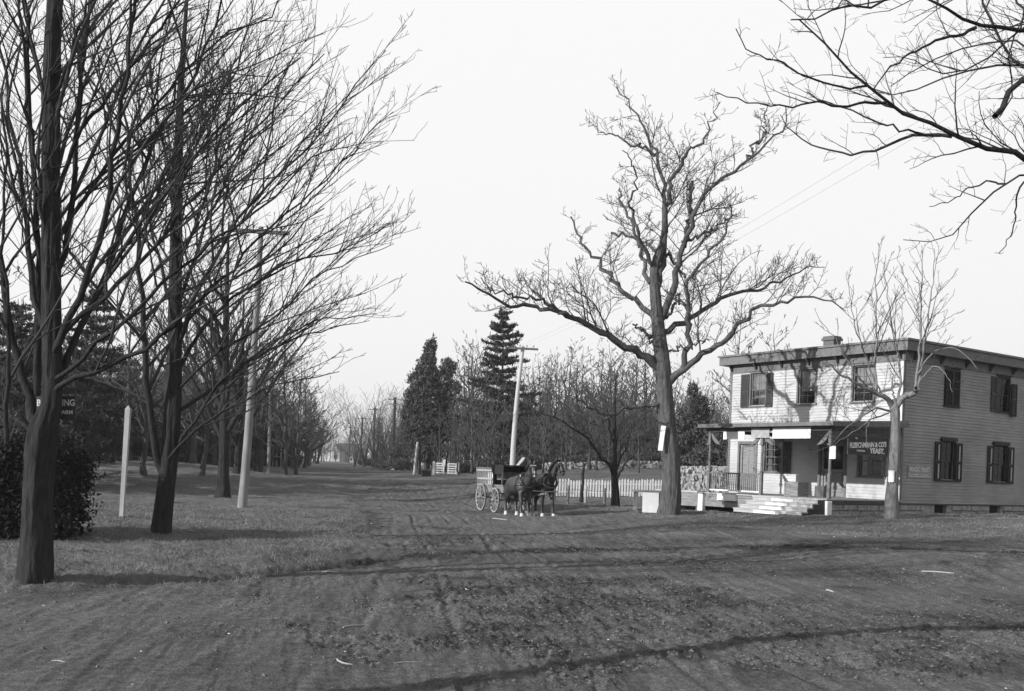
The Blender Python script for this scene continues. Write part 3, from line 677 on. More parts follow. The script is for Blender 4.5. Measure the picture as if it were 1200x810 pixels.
# --- the tree beyond the right edge whose boughs reach into the sky
T = 12.0
def rc(*c): return [(860+x/2.7, y/2.7) for x, y in c]
over = (dict(dens=4., n=8, ang=(35, 75), lenf=(.28, .08), wander=.13, trop=.02, rfac=.009, tmin=.2, lmin=.25, lmax=1.1, sides=4, sag=.05),
        dict(dens=5.5, n=6, ang=(30, 70), lenf=(.36, .18), wander=.15, trop=.03, rfac=.008, tmin=.1, lmin=.15, lmax=.55, sides=3),
        dict(dens=6.0, n=4, ang=(30, 70), lenf=(.3, .2), wander=.16, trop=.03, rfac=.007, tmin=.1, lmin=.06, lmax=.25, sides=3))
guided_tree('overhanging_tree', [(1530, 735, T, .30), (1530, 560, T, .27), (1520, 400, T, .25), (1500, 250, T, .22), (1480, 100, T, .18), (1470, -100, T, .12), (1465, -300, T, .05)],
    [[L_([(1505, 300), (1350, 262), (1250, 220)]+rc((918, 505), (870, 470), (800, 475), (700, 432), (630, 392), (570, 385), (480, 320), (400, 260), (330, 190), (265, 110), (213, 66)), T, T-1.2), .055, .006],
     [L_(rc((482, 325), (400, 325), (340, 342), (270, 325), (150, 332), (60, 325), (-60, 290)), T-.8, T-1.6), .014, .004],
     [L_(rc((690, 432), (600, 425), (500, 455), (400, 487), (320, 480), (250, 458), (170, 410), (150, 360)), T-.4, T+.9), .018, .004],
     [L_(rc((600, 425), (520, 405), (430, 375), (350, 340), (290, 320), (228, 288)), T-.4, T), .011, .005],
     [L_(rc((420, 272), (330, 270), (240, 245), (170, 205), (100, 180), (40, 155), (12, 90)), T-.8, T-1.8), .011, .004],
     [L_([(1480, 60), (1320, 50)]+rc((960, 90), (910, 102), (830, 85), (760, 75), (700, 45), (640, 10), (560, -60)), T, T-1), .05, .008],
     [L_(rc((765, 88), (700, 115), (640, 130), (560, 170), (490, 220), (445, 278)), T-.6, T-1.6), .017, .005],
     [L_([(1520, 420), (1360, 300), (1250, 215)]+rc((918, 555), (850, 590), (780, 640), (730, 705), (690, 750), (640, 770), (535, 760)), T, T+1.2), .030, .004],
     [L_(rc((860, 582), (800, 575), (740, 600), (680, 640), (620, 650)), T+.5, T+1.2), .011, .004],
     [L_([(1495, 200), (1350, 90)]+rc((918, 205), (840, 210), (700, 240), (600, 280), (500, 302), (440, 280)), T, T+1.2), .028, .005],
     [L_([(1475, -40), (1300, -60), (1150, -30)]+rc((500, -5), (430, 22), (350, 15), (270, 60), (180, 62)), T, T-2.2), .03, .005],
     [L_([(1490, 150), (1300, 60), (1230, 100)]+rc((918, 215), (870, 170), (830, 100), (790, 30), (780, -40)), T, T+.6), .026, .010],
     [L_([(1480, 60), (1280, 10)]+rc((1000, 60), (900, 10), (880, -40)), T, T+1), .022, .01],
     [L_([(1500, 260), (1300, 120), (1230, 90)]+rc((918, 130), (800, 140), (680, 170), (560, 230), (500, 270)), T, T+1.8), .024, .005],
     [L_([(1500, 290), (1300, 170)]+rc((930, 250), (840, 360), (826, 372)), T, T-.5), .032, .026],
     [L_([(1480, 120), (1260, 40)]+rc((910, 60), (870, 200), (880, 300), (840, 370)), T, T+.8), .02, .006],
     [L_(rc((960, 560), (900, 600), (890, 700), (870, 760), (835, 800)), T+.5, T+1), .012, .004],
     [L_([(1480, 80), (1290, 20)]+rc((990, 40), (760, 210), (640, 230), (560, 190), (470, 180)), T, T+2.4), .02, .004]],
    51, 'bare tree beyond the right edge with boughs reaching across the sky', levels=over, wig=.012, trunk_grow=True, flare=1.3, thin=1.25)
def zgf(x, y): return float(height0(np.array([x]), np.array([y]))[0])
# ------------------------------------------------------------------ background trees (variants, then copies of thing and parts)
def auto_tree(name, seed, H, spread, n_l1, r, dens=(1.9, 2.8), lean=.03, vase=.5, multi=False):
    rng = np.random.default_rng(seed)
    nt = 12; z = np.linspace(0, 1, nt)
    P = np.stack([np.cumsum(rng.normal(0, lean, nt))*H*.25, np.cumsum(rng.normal(0, lean, nt))*H*.25, z*H*.88-.3], 1); P[0, :2] = 0
    R = r*(1-.97*z)**1.15+.006; R[0] *= 1.3
    groups = []
    m = n_l1; t = np.linspace(.16, .9, m)+rng.uniform(-.03, .03, m); t = np.clip(t, .1, .95)
    az = np.arange(m)*2.4+rng.uniform(0, .8, m); n = 10
    LP = np.zeros((m, n, 3)); LR = np.zeros((m, n))
    for i in range(m):
        s = t[i]*(nt-1); k = min(int(s), nt-2); f = s-k; p = P[k]*(1-f)+P[k+1]*f; rr = R[k]*(1-f)+R[k+1]*f
        ln = H*(spread*(1.15-t[i])**.7)*rng.uniform(.7, 1.15); el = math.radians(rng.uniform(15, 48)+22*vase)
        d = np.array([math.cos(az[i])*math.cos(el), math.sin(az[i])*math.cos(el), math.sin(el)])
        LP[i, 0] = p; LR[i] = np.maximum(rr*.6*(1-.85*np.linspace(0, 1, n)), .006)
        for q in range(1, n):
            d = d+rng.normal(0, .10, 3)+np.array([0, 0, .05]); d /= np.linalg.norm(d); LP[i, q] = LP[i, q-1]+d*ln/(n-1)
    a = grow(rng, LP, LR, dens[0], 7, (28, 62), (.5, .16), .13, .03, .010, tmin=.1, lmin=.6, lmax=3.5)
    b = grow(rng, a[0], a[1], dens[1], 5, (25, 60), (.4, .16), .13, .04, .011, tmin=.1, lmin=.3, lmax=1.6)
    c = grow(rng, b[0], b[1], 3.3, 4, (25, 60), (.4, .2), .13, .04, .011, tmin=.1, lmin=.2, lmax=.8)
    c = (c[0], np.maximum(c[1], .019)); b = (b[0], np.maximum(b[1], .022))
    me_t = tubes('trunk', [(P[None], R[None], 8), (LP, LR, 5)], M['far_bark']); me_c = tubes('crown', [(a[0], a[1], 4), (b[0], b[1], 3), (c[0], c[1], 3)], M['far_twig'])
    return me_t, me_c
def make_thing(name, meshes, loc, rz, sc, label, group, cat='tree'):
    root = empty(name, loc, rz, label, cat, group); root.scale = (sc, sc, sc)
    for nm, me in meshes: link(me, nm, root)
    return root
VAR = [auto_tree('bare_tree', 100, 11, .36, 16, .16), auto_tree('bare_tree', 101, 12, .30, 17, .15, vase=.9), auto_tree('bare_tree', 102, 10, .42, 17, .17, vase=.2),
       auto_tree('bare_tree', 103, 12, .34, 14, .18), auto_tree('bare_tree', 104, 9, .28, 10, .09, vase=1.0), auto_tree('bare_tree', 105, 10, .40, 12, .14, vase=.1)]
def put_tree(X, Y, h, var, rz, label, group):
    me_t, me_c = VAR[var]; H = [11, 12, 10, 12, 9, 10][var]
    return make_thing('bare_tree', (('trunk', me_t), ('crown', me_c)), (X, Y, zg(X, Y)), rz, h/H, label, group)
rng = np.random.default_rng(9)
def px_tree(u, D, htop, var, label, group):
    """tree at pixel column u, distance D, crown top at pixel row htop"""
    p = PT(u, 560, D); z0 = zg(p[0], D); zt = PT(u, htop, D)[2]
    return put_tree(p[0], D, max(zt-z0, 3)*1.16, var, rng.uniform(0, 6.28), label, group)
# wood behind the picket fence
G1 = 'bare trees of the wood behind the picket fence'; LB1 = 'bare grey tree in the thin wood on the rise behind the picket fence'
for k, (u, D, h) in enumerate([(618, 82, 428), (640, 74, 418), (655, 90, 405), (668, 80, 430), (683, 96, 412), (697, 86, 402), (712, 78, 415), (728, 92, 408), (742, 84, 420), (752, 100, 395), (765, 80, 425),
                               (628, 104, 425), (650, 112, 420), (676, 108, 418), (704, 112, 415), (734, 114, 412), (760, 118, 410), (606, 92, 440), (785, 96, 430), (635, 66, 470), (700, 68, 470), (748, 66, 465), (775, 70, 462),
                               (812, 88, 452), (838, 95, 440), (618, 70, 475), (664, 70, 460), (690, 120, 425), (720, 122, 422), (796, 110, 440), (640, 126, 430), (770, 128, 428), (612, 90, 425), (633, 88, 412), (648, 84, 415), (661, 102, 408), (674, 88, 418), (706, 100, 404), (720, 84, 418), (737, 96, 406), (758, 90, 402), (775, 96, 412), (626, 118, 418), (646, 98, 410), (690, 70, 440), (724, 72, 445), (656, 74, 440), (800, 92, 445), (822, 104, 450)]):
    px_tree(u, D, h+rng.uniform(-8, 8), k % 6, LB1, G1)
# trees between the cedar and the leaning pole
G2 = 'bare trees between the cedar and the leaning pole'; LB2 = 'slender bare tree among those between the cedar and the white leaning pole'
for k, (u, D, h) in enumerate([(520, 88, 455), (533, 80, 438), (545, 92, 405), (552, 84, 395), (562, 96, 400), (572, 78, 440), (558, 70, 470), (588, 72, 470), (600, 86, 455), (543, 104, 410), (577, 106, 430), (528, 98, 470), (508, 96, 470), (566, 74, 460), (596, 100, 445), (536, 94, 420), (548, 98, 398), (558, 90, 402), (568, 100, 415), (590, 94, 430), (515, 76, 470), (538, 72, 465), (552, 76, 450), (580, 70, 470), (605, 76, 455)]):
    px_tree(u, D, h, (1, 4, 3, 1, 0, 5)[k % 6], LB2, G2)
# two slim trees rising behind the store's left end
px_tree(868, 62, 365, 1, 'slim bare tree rising above the roof at the left end of the store', None)
px_tree(850, 54, 395, 4, 'thin bare sapling against the left corner of the store', None)
px_tree(905, 90, 375, 0, 'bare tree whose top shows above the roof left of the chimney', None)
# far right-hand side of the road
G3 = 'bare trees far along the right side of the road'; LB3 = 'bare tree far down the road on the right behind the row of telegraph poles'
for k, (u, D, h) in enumerate([(478, 120, 460), (468, 140, 482), (455, 165, 490), (446, 190, 498), (434, 220, 500), (424, 250, 500), (415, 280, 495), (404, 300, 492), (462, 120, 500), (472, 105, 490), (442, 240, 505), (450, 150, 510), (482, 98, 470), (408, 260, 488), (398, 340, 505), (430, 300, 506)]):
    px_tree(u, D, h+16, (0, 2, 3, 5)[k % 4], LB3, G3)
# avenue far along the left side
G4 = 'bare trees lining the left side of the road far off'; LB4 = 'bare tree in the avenue along the left side of the road far off'
for k, (D, off, h) in enumerate([(64, -1.5, 11), (74, -1, 11), (86, -1.6, 11), (98, -1, 12), (112, -1.4, 11), (128, -1, 12), (146, -1, 11), (166, -1.5, 12), (190, -1, 12), (215, -1, 12), (245, -.5, 12), (280, 0, 12), (320, 1, 13), (370, 3, 13),
                                (70, -6, 12), (92, -7, 12), (120, -7, 12), (150, -6, 12), (185, -7, 13), (230, -6, 13), (300, -7, 13), (350, -3, 12), (420, 0, 13), (430, 8, 12), (410, 14, 12)]):
    X = -5.5-.1857*(D-36)-2.2+off
    put_tree(X, D, h, (3, 0, 2, 5, 1)[k % 5], rng.uniform(0, 6.28), LB4, G4)
# grove behind the lawn
G5 = 'bare trees of the grove behind the lawn'; LB5 = 'bare tree in the dark grove across the lawn on the left'
for k, (u, D, h) in enumerate([(8, 40, 300), (30, 55, 350), (52, 70, 380), (75, 60, 340), (88, 82, 390), (104, 64, 350), (126, 78, 370), (150, 58, 330), (165, 85, 390), (182, 70, 360), (215, 78, 350), (226, 60, 320), (240, 90, 390), (250, 70, 360), (205, 95, 400), (232, 100, 410), (140, 96, 400), (60, 95, 400), (15, 80, 390), (-20, 60, 320), (-35, 45, 280),
                               (290, 84, 380), (300, 100, 400), (305, 75, 385), (270, 110, 415), (320, 120, 430), (250, 118, 420), (190, 112, 410), (110, 110, 410), (40, 112, 410), (170, 50, 340), (100, 48, 330), (-60, 70, 350), (235, 52, 340)]):
    px_tree(u, D, h, (0, 3, 2, 5, 1, 3)[k % 6], LB5, G5)

# ------------------------------------------------------------------ evergreens
def tris(C, size, rng, updir=0., elong=1.8):
    n = len(C); a = rng.normal(size=(n, 3)); a[:, 2] += updir; a /= np.linalg.norm(a, axis=1, keepdims=True)
    b = rng.normal(size=(n, 3)); b -= (b*a).sum(1, keepdims=True)*a; b /= np.linalg.norm(b, axis=1, keepdims=True)
    s = (size*rng.uniform(.6, 1.4, n))[:, None]
    V = np.stack([C-b*s*.5, C+b*s*.5, C+a*s*elong], 1).reshape(-1, 3)
    return V, np.arange(3*n).reshape(-1, 3)
def conifer(seed, H, W, whorls, per, leaf, n_leaf, droop=.0, open_=.35):
    rng = np.random.default_rng(seed); nt = 10
    P = np.stack([rng.normal(0, .02*H/10, nt), rng.normal(0, .02*H/10, nt), np.linspace(-.3, H, nt)], 1); R = np.linspace(H*.016, .01, nt)
    BP = []; BR = []; Cs = []
    for w in range(whorls):
        t = open_*.45+(1-open_*.45)*(w+rng.uniform(-.2, .2))/whorls; z = H*t*.985
        ln0 = W*.5*(1-t)**.75*(1 if t > .2 else .8)+.12
        a0 = rng.uniform(0, 6.28)
        for b in range(per):
            if rng.random() < .10: continue
            a = a0+2*PI*b/per+rng.normal(0, .2); ln = ln0*rng.uniform(.45, 1.35); el = .30*(t)-droop*(1-t)+rng.normal(0, .13)
            q = np.linspace(0, 1, 6)
            pts = np.stack([np.cos(a)*ln*q, np.sin(a)*ln*q, z+ln*(el*q-.12*q*q+.10*q**3)], 1)
            BP.append(pts); BR.append(np.linspace(.03*(1-t)+.008, .004, 6))
            m = max(6, int(n_leaf*ln))
            s = rng.uniform(.22, 1.03, m); wd = ln*.26*(1.05-s*.55)
            side = rng.normal(0, .5, m)*wd; c = np.stack([np.interp(s, q, pts[:, 0])-np.sin(a)*side, np.interp(s, q, pts[:, 1])+np.cos(a)*side, np.interp(s, q, pts[:, 2])+rng.normal(0, .05, m)+.04], 1)
            Cs.append(c)
    C = np.vstack(Cs); V, F = tris(C, leaf, rng, .5)
    me_t = tubes('trunk', [(P[None], R[None], 8), (np.array(BP), np.array(BR), 3)], M['far_bark'])
    return me_t, np_mesh('crown', V, F, M['needle'], False)
def clump_tree(seed, blobs, n, leaf, m, H, r, updir=1.2, surf=.55):
    """cedar / shrub: leaves through the volume of uneven lobes; blobs (x,y,z,rx,ry,rz)"""
    rng = np.random.default_rng(seed); Cs = []
    vol = np.array([b[3]*b[4]+b[4]*b[5]+b[3]*b[5] for b in blobs]); vol /= vol.sum()
    for b, v in zip(blobs, vol):
        k = int(n*v); d = rng.normal(size=(k, 3)); d /= np.linalg.norm(d, axis=1, keepdims=True)
        az = np.arctan2(d[:, 1], d[:, 0])
        lump = 1+.32*(vn(az*2.3+7+b[0]*9, d[:, 2]*4+b[2], seed)-.5)*2+.2*(vn(az*6+3, d[:, 2]*9+b[2], seed+3)-.5)*2
        rr = (surf+(1-surf)*rng.random(k)**.6)*lump
        Cs.append(np.array(b[:3])+d*rr[:, None]*np.array(b[3:6]))
    C = np.vstack(Cs); V, F = tris(C, leaf, rng, updir)
    P = np.stack([np.zeros(8), np.zeros(8), np.linspace(-.3, H*.9, 8)], 1)
    return tubes('trunk', [(P[None], np.linspace(r, .02, 8)[None], 8)], M['far_bark']), np_mesh('crown', V, F, m, False)
def at_px(u, v, D): p = PT(u, v, D); return (p[0], D, zg(p[0], D))
# tall spruce with tiered boughs
p = at_px(584, 560, 82); H = PT(584, 358, 82)[2]-p[2]
a = conifer(61, H, 8.0, 22, 7, .13, 95, .12, .3)
make_thing('spruce_tree', (('trunk', a[0]), ('crown', a[1])), p, .4, 1, 'tall spruce with tiered open boughs standing left of the white leaning pole', None)
# cedar with two tops
p = at_px(499, 562, 88)
def bl(u, v, D, rx, rz, dy=0):
    q = PT(u, v, D); return (q[0]-p[0], dy, q[2]-p[2], rx, rx, rz)
rgb = np.random.default_rng(3)
blobs = [bl(503, 415, 88, .55, 1.3), bl(500, 432, 88, .9, 1.3), bl(494, 448, 88, 1.2, 1.2), bl(506, 450, 88, 1.1, 1.3), bl(488, 468, 88, 1.1, 1.2), bl(502, 472, 88, 1.6, 1.4), bl(484, 478, 88, .7, .7),
         bl(525, 432, 88, .7, .9), bl(519, 448, 88, .9, 1.2), bl(522, 470, 88, .9, 1.1), bl(497, 495, 88, 1.7, 1.5), bl(512, 500, 88, 1.5, 1.5), bl(500, 525, 88, 1.6, 1.4), bl(535, 455, 88, .4, .6), bl(490, 510, 88, 1., 1.), bl(508, 405, 88, .3, .8)]
a = clump_tree(62, blobs, 26000, .13, M['cedar'], 10, .22)
make_thing('cedar_tree', (('trunk', a[0]), ('crown', a[1])), p, 0, 1, 'dark dense cedar with two ragged tops on the right side of the road', None)
def cedar(u, v, D, top, w, seed, label, n=9000, m='cedar', leaf=.12, group=None):
    p = at_px(u, v, D); H = PT(u, top, D)[2]-p[2]; rg = np.random.default_rng(seed); bs = []
    for k in range(7):
        t = (k+.5)/7; rx = w*.5*(1.02-t)**.7
        bs.append((rg.normal(0, .12*w*.5), rg.normal(0, .12*w*.5), .12*H+H*.86*t, rx, rx, H*.11))
    a = clump_tree(seed, bs, n, leaf, M[m], H, .14)
    return make_thing('cedar_tree', (('trunk', a[0]), ('crown', a[1])), p, 0, 1, label, group)
cedar(472, 556, 112, 480, 3.0, 63, 'small dark cedar between the telegraph poles and the big cedar')
cedar(813, 562, 66, 452, 4.2, 64, 'pointed dark evergreen seen between the oak and the store porch', 11000)
cedar(795, 562, 74, 500, 4.5, 65, 'low broad evergreen just right of the oak trunk behind the stone wall', 9000)
cedar(838, 565, 60, 500, 3.6, 66, 'short evergreen behind the left end of the store porch', 8000)
cedar(468, 548, 150, 505, 3., 67, 'low dark cedar behind the second telegraph pole on the right')
for k, (u, v, D, top, W) in enumerate([(106, 560, 47, 328, 6.5), (14, 560, 42, 350, 7), (62, 560, 75, 395, 8)]):
    p = at_px(u, v, D); H = PT(u, top, D)[2]-p[2]
    a = conifer(70+k, H, W, 17, 7, .10, 95, .25, .35)
    make_thing('pine_tree', (('trunk', a[0]), ('crown', a[1])), p, k, 1, ['dark evergreen with drooping boughs seen between the two nearest street trees', 'dark evergreen behind the lawn at the very left edge', 'distant dark evergreen behind the board sign on the left'][k], None)
for k, (u, D, top, W) in enumerate([(150, 80, 420, 7), (215, 92, 430, 7), (268, 96, 440, 7), (318, 125, 455, 8), (176, 104, 430, 8), (90, 90, 420, 8), (236, 78, 445, 6), (30, 98, 420, 9), (335, 150, 480, 8), (-20, 80, 400, 9), (296, 92, 455, 6), (40, 58, 400, 7), (85, 64, 430, 6), (130, 70, 440, 6), (165, 68, 455, 6), (228, 72, 470, 5), (250, 84, 440, 7), (283, 100, 430, 8), (196, 84, 450, 6), (112, 66, 450, 6), (5, 52, 410, 7), (310, 104, 465, 7)]):
    p = at_px(u, 560, D); H = PT(u, top, D)[2]-p[2]
    if k == 0: darkt = conifer(80, H, W, 14, 7, .19, 45, .2, .15); H0 = H
    make_thing('pine_tree', (('trunk', darkt[0]), ('crown', darkt[1])), p, k*1.3, H/H0, 'dark evergreen in the grove far behind the lawn', 'evergreens in the grove behind the lawn')
# clipped evergreen by the first street tree
p = at_px(15, 640, 19.0); p = (p[0]-.6, p[1]+.6, p[2])
rgb = np.random.default_rng(8); bs = [(x, y, z, .62, .62, .55) for x in (-1.9, -1.2, -.4, .4, 1.1) for y in (-.4, .4) for z in (.5, 1.1, 1.55)]
a = clump_tree(90, bs, 52000, .05, M['shrub'], 1.6, .1, .3, .35)
make_thing('evergreen_shrub', (('trunk', a[0]), ('crown', a[1])), p, 0, 1, 'large dark evergreen shrub behind the trunk of the leftmost tree', None, 'shrub')
# low shrubs along far verges
sv = clump_tree(91, [(x, y, .4, .55, .55, .4) for x in (-.6, 0, .6) for y in (-.3, .3)], 2600, .07, M['far_twig'], .5, .03, 1.5)
for k, (u, D, s) in enumerate([(470, 95, 1.3), (455, 120, 1.4), (447, 140, 1.5), (556, 84, 1.2), (540, 82, 1.), (610, 78, 1.4), (632, 78, 1.2), (430, 170, 1.6), (300, 88, 1.6), (325, 105, 1.6), (335, 125, 1.8), (130, 75, 1.6), (90, 72, 1.6), (700, 80, 1.3), (745, 80, 1.3), (575, 80, 1.3), (668, 78, 1.2), (285, 80, 1.4), (250, 82, 1.5), (205, 76, 1.5)]):
    make_thing('bush', (('trunk', sv[0]), ('crown', sv[1])), at_px(u, 560, D), k, s, 'low leafless bush in the far undergrowth', 'low leafless bushes in the far undergrowth', 'bush')
# distant treeline closing the view (reads as one mass)
def treeline(name, pts, label, seed):
    rng = np.random.default_rng(seed); P = []; R = []
    for (x0, y0), (x1, y1), h, n in pts:
        for i in range(n):
            t = rng.random(); x = x0+(x1-x0)*t+rng.normal(0, 2); y = y0+(y1-y0)*t+rng.normal(0, 6); z = zgf(x, y)
            for j in range(9):
                a = rng.uniform(0, 6.28); hh = h*rng.uniform(.55, 1.1); sp = rng.uniform(.08, .45)*h
                q = np.linspace(0, 1, 5)
                P.append(np.stack([x+np.cos(a)*sp*q**1.4+rng.normal(0, .08, 5), y+np.sin(a)*sp*q**1.4, z+hh*q], 1)); R.append(np.linspace(.08, .012, 5))
    P = np.array(P); R = np.array(R); rg2 = np.random.default_rng(seed+1)
    b = grow(rg2, P, R, 1.5, 4, (25, 60), (.45, .12), .12, .05, .012, tmin=.3, lmin=.6, lmax=2.5); b = (b[0], np.maximum(b[1], .018))
    return tag(link(tubes(name, [(P, R, 3), (b[0], b[1], 3)], M['far_twig']), name), label, 'wood', kind='stuff')
treeline('far_woods', [((-110, 430), (-20, 460), 12, 60), ((-60, 200), (-20, 520), 11, 20), ((-22, 150), (10, 160), 11, 70), ((10, 150), (60, 130), 11, 120), ((60, 120), (110, 110), 11, 60), ((-120, 150), (-34, 170), 12, 110), ((-60, 110), (-30, 130), 11, 60)],
         'far-off leafless woods closing the view behind the road', 5)

# ------------------------------------------------------------------ poles, wires
def utility_pole(pts, r0, r1, m, label, group, arms=1, armw=1.6, arm_dz=.35, arm_yaw=0., pins=4, name='telegraph_pole', ground=True):
    q = [np.array(p) for p in pts]; base = q[0].copy()
    if ground: base[2] = zg(base[0], base[1])
    q[0] = base-np.array([0, 0, .3]); loc = base
    root = empty(name, loc, 0, label, 'telegraph pole', group)
    P = resample(np.array(q), 14)-loc; R = np.linspace(r0, r1, 14)
    link(flare_trunk('pole', P, R, M[m], np.random.default_rng(int(abs(loc[0]*100))), 12, 1.08, .3, .02, 3), 'pole', root)
    top = P[-1]; tops = []
    for k in range(arms):
        c = Vector(top)-Vector((0, 0, arm_dz+k*.6)); d = Vector((math.cos(arm_yaw), math.sin(arm_yaw), 0))
        b = MB(); off = Vector((-d.y, d.x, 0))*-(r1+.05)
        b.bar(c+off-d*armw/2, c+off+d*armw/2, .10, .12); arm = b.build('crossarm', M['wood'], root)
        pn = MB()
        for i in range(pins):
            f = (i+.5)/pins*2-1; e = c+off+d*armw*.47*f
            pn.tube([e+Vector((0, 0, .05)), e+Vector((0, 0, .12)), e+Vector((0, 0, .15)), e+Vector((0, 0, .22))], [.015, .015, .04, .03], 6)
            tops.append(Vector(loc)+e+Vector((0, 0, .17)))
        pn.build('insulator_row', M['iron'], arm)
    return root, tops
T = 34.4
pl1, t1 = utility_pole([PT(283, 599, T), PT(290, 520, T), PT(297, 420, T), PT(303, 330, T), PT(306, 266, T)], .165, .085, 'pole', 'pale leaning telegraph pole with a crossarm at the left verge of the road', None, 1, 2.0, .2, .1)
p = PT(314.5, 567, 70); p2 = PT(317, 440, 70)
pl2, t2 = utility_pole([p, (p+p2)/2, p2], .14, .09, 'pole', 'second telegraph pole on the left verge, farther along the road', None, 1, 1.8, .3, .1)
p = PT(323, 558, 100); p2 = PT(326, 458, 100)
pl3, t3 = utility_pole([p, (p+p2)/2, p2], .13, .09, 'pole', 'third and smallest telegraph pole on the left verge', None, 1, 1.6, .3, .1)
p = PT(600, 566, 58); p2 = PT(613, 406, 58)
pr0, tr0 = utility_pole([p, PT(601.5, 525, 58), PT(606, 465, 58), p2], .17, .10, 'pole_white', 'whitewashed crooked telegraph pole rising behind the horses', None, 1, 1.75, .15, .15, 4)
prs = []
for k, (u0, v0, u1, v1, D, arms) in enumerate([(459.5, 551, 463, 466, 129, 2), (437, 547, 439.5, 478, 159, 1), (421.5, 545, 425, 489, 193, 1), (408.5, 543, 411, 500, 256, 1), (442, 547, 444, 489, 172, 1)]):
    lab = ['tallest of the far poles on the right, nearest the cedar, with two crossarms', 'far right-hand pole second from the cedar, with one crossarm', 'far right-hand pole third from the cedar, by the distant house', 'farthest telegraph pole, in front of the distant white gabled house', 'thin far pole close behind the second one from the cedar'][k]
    a = PT(u0, v0, D); b = PT(u1, v1, D)
    prs.append(utility_pole([a, (a+b)/2, b], .22, .17, 'black', lab, 'telegraph poles far down the right side', arms, 2.2 if k else 1.8, .3, .1)[1])
# poles out of the picture that carry the near ends of the wires, and the crooked one that throws the long shadow
x0, y0 = -1.6, -1.4
offp, t0 = utility_pole([(x0, y0, 0), (x0, y0, 5), (x0, y0, 9.9)], .17, .11, 'pole', 'telegraph pole standing behind the viewpoint at the left verge', None, 1, 2.0, .2, .1)
offr, tr1 = utility_pole([(10.4, 1., .1), (10.4, 1., 5), (10.4, 1., 8.9)], .17, .11, 'pole', 'telegraph pole out of view to the right of the crossing', None, 1, 1.8, .2, .1)
_sp = []
for u, v in ((457, 808), (600, 790), (700, 775), (800, 761), (900, 749), (1000, 740), (1100, 736), (1190, 736)):
    D = 10.
    for _ in range(20): q = PT(u, v, D); D = (zgf(q[0], D)-EYE)/ray(u, v)[1]
    q = PT(u, v, D); hh = (q[0]+10.2)/2.27; _sp.append((q[0]-2.27*hh, q[1]-1.415*hh, q[2]+hh))
_sp.append((_sp[-1][0]-.3, _sp[-1][1]-.4, _sp[-1][2]+2.2))
bx, by = -10.2, _sp[0][1]-.5
utility_pole([(bx, by, .1)]+_sp, .15, .13, 'pole', 'crooked bare pole beyond the left edge that casts the long foreground shadow', None, 0, name='crooked_pole')
def wire(a, b, sag, r, label, group='telegraph wires on the left'):
    t = np.linspace(0, 1, 24)[:, None]; a = np.array(a); b = np.array(b); P = a*(1-t)+b*t; P[:, 2] -= (4*sag*t*(1-t))[:, 0]
    tag(link(tubes('wire', [(P[None], np.full((1, 24), r), 5)], M['iron']), 'wire'), label, 'wire', group)
wire(t0[0], t1[0], .35, .021, 'thick cable climbing steeply past the street trees to the left pole')
for k in (1, 2, 3): wire(t0[k], t1[k], .3, .004, 'thin wire running overhead to the leaning pole on the left')
for k in range(4): wire(t1[k], t2[k], .4, .004, 'thin wire between the first two poles on the left')
for k in range(4): wire(t2[k], t3[k], .4, .005, 'thin wire between the second and third poles on the left')
for k in (1, 2): wire(tr0[k], tr1[k], .6, .0022, 'thin wire slanting through the sky from the whitewashed pole to the right', 'thin wires on the right')
for a, b in zip([tr0, prs[0], prs[1], prs[2]], [prs[0], prs[1], prs[2], prs[3]]):
    for k in (0, 3): wire(a[k], b[k], .6, .006, 'thin wire strung between the far poles on the right', 'thin wires far down the right side')
# wires from the store corner
# ------------------------------------------------------------------ sun and sky
az = math.atan2(.53, .85); el = math.radians(20.5)      # travel direction of the light over the ground
tosun = Vector((-math.cos(az)*math.cos(el), -math.sin(az)*math.cos(el), math.sin(el)))
ld = bpy.data.lights.new('sun', 'SUN'); ld.energy = 4.8; ld.angle = math.radians(.4); ld.color = (1, 1, 1)
lo_ = bpy.data.objects.new('sun', ld); COL.objects.link(lo_); lo_.rotation_euler = tosun.to_track_quat('Z', 'Y').to_euler()
W = bpy.data.worlds.new('World'); S.world = W; W.use_nodes = True; N = W.node_tree.nodes; L = W.node_tree.links
bg = N['Background']; sky = N.new('ShaderNodeTexSky'); sky.sky_type = 'NISHITA'; sky.sun_disc = False
sky.sun_elevation = el; sky.sun_rotation = math.atan2(tosun.x, tosun.y)
sky.air_density = 1.; sky.dust_density = .6; sky.ozone_density = 1.
# a grey sky: one channel of the daylight sky steepened to dim the overhead sky and cut ambient fill, capped where brightest
bw = N.new('ShaderNodeSeparateColor'); pw = N.new('ShaderNodeMath'); pw.operation = 'POWER'; pw.inputs[1].default_value = 2.3
ml = N.new('ShaderNodeMath'); ml.operation = 'MULTIPLY'; ml.inputs[1].default_value = 3.6
cap = N.new('ShaderNodeMath'); cap.operation = 'MINIMUM'; cap.inputs[1].default_value = 4.9; L.new(ml.outputs[0], cap.inputs[0]); cc = N.new('ShaderNodeCombineColor')
L.new(sky.outputs[0], bw.inputs[0]); L.new(bw.outputs[0], pw.inputs[0]); L.new(pw.outputs[0], ml.inputs[0])
for k in range(3): L.new(cap.outputs[0], cc.inputs[k])
L.new(cc.outputs[0], bg.inputs[0]); bg.inputs[1].default_value = .15
S.view_settings.view_transform = 'Standard'; S.view_settings.look = 'None'; S.view_settings.exposure = .4; S.view_settings.gamma = 1
S.cycles.max_bounces = 5; S.cycles.diffuse_bounces = 3; S.cycles.transparent_max_bounces = 8
try:
    S.cycles.use_denoising = True; S.cycles.denoiser = 'OPENIMAGEDENOISE'
except Exception: pass

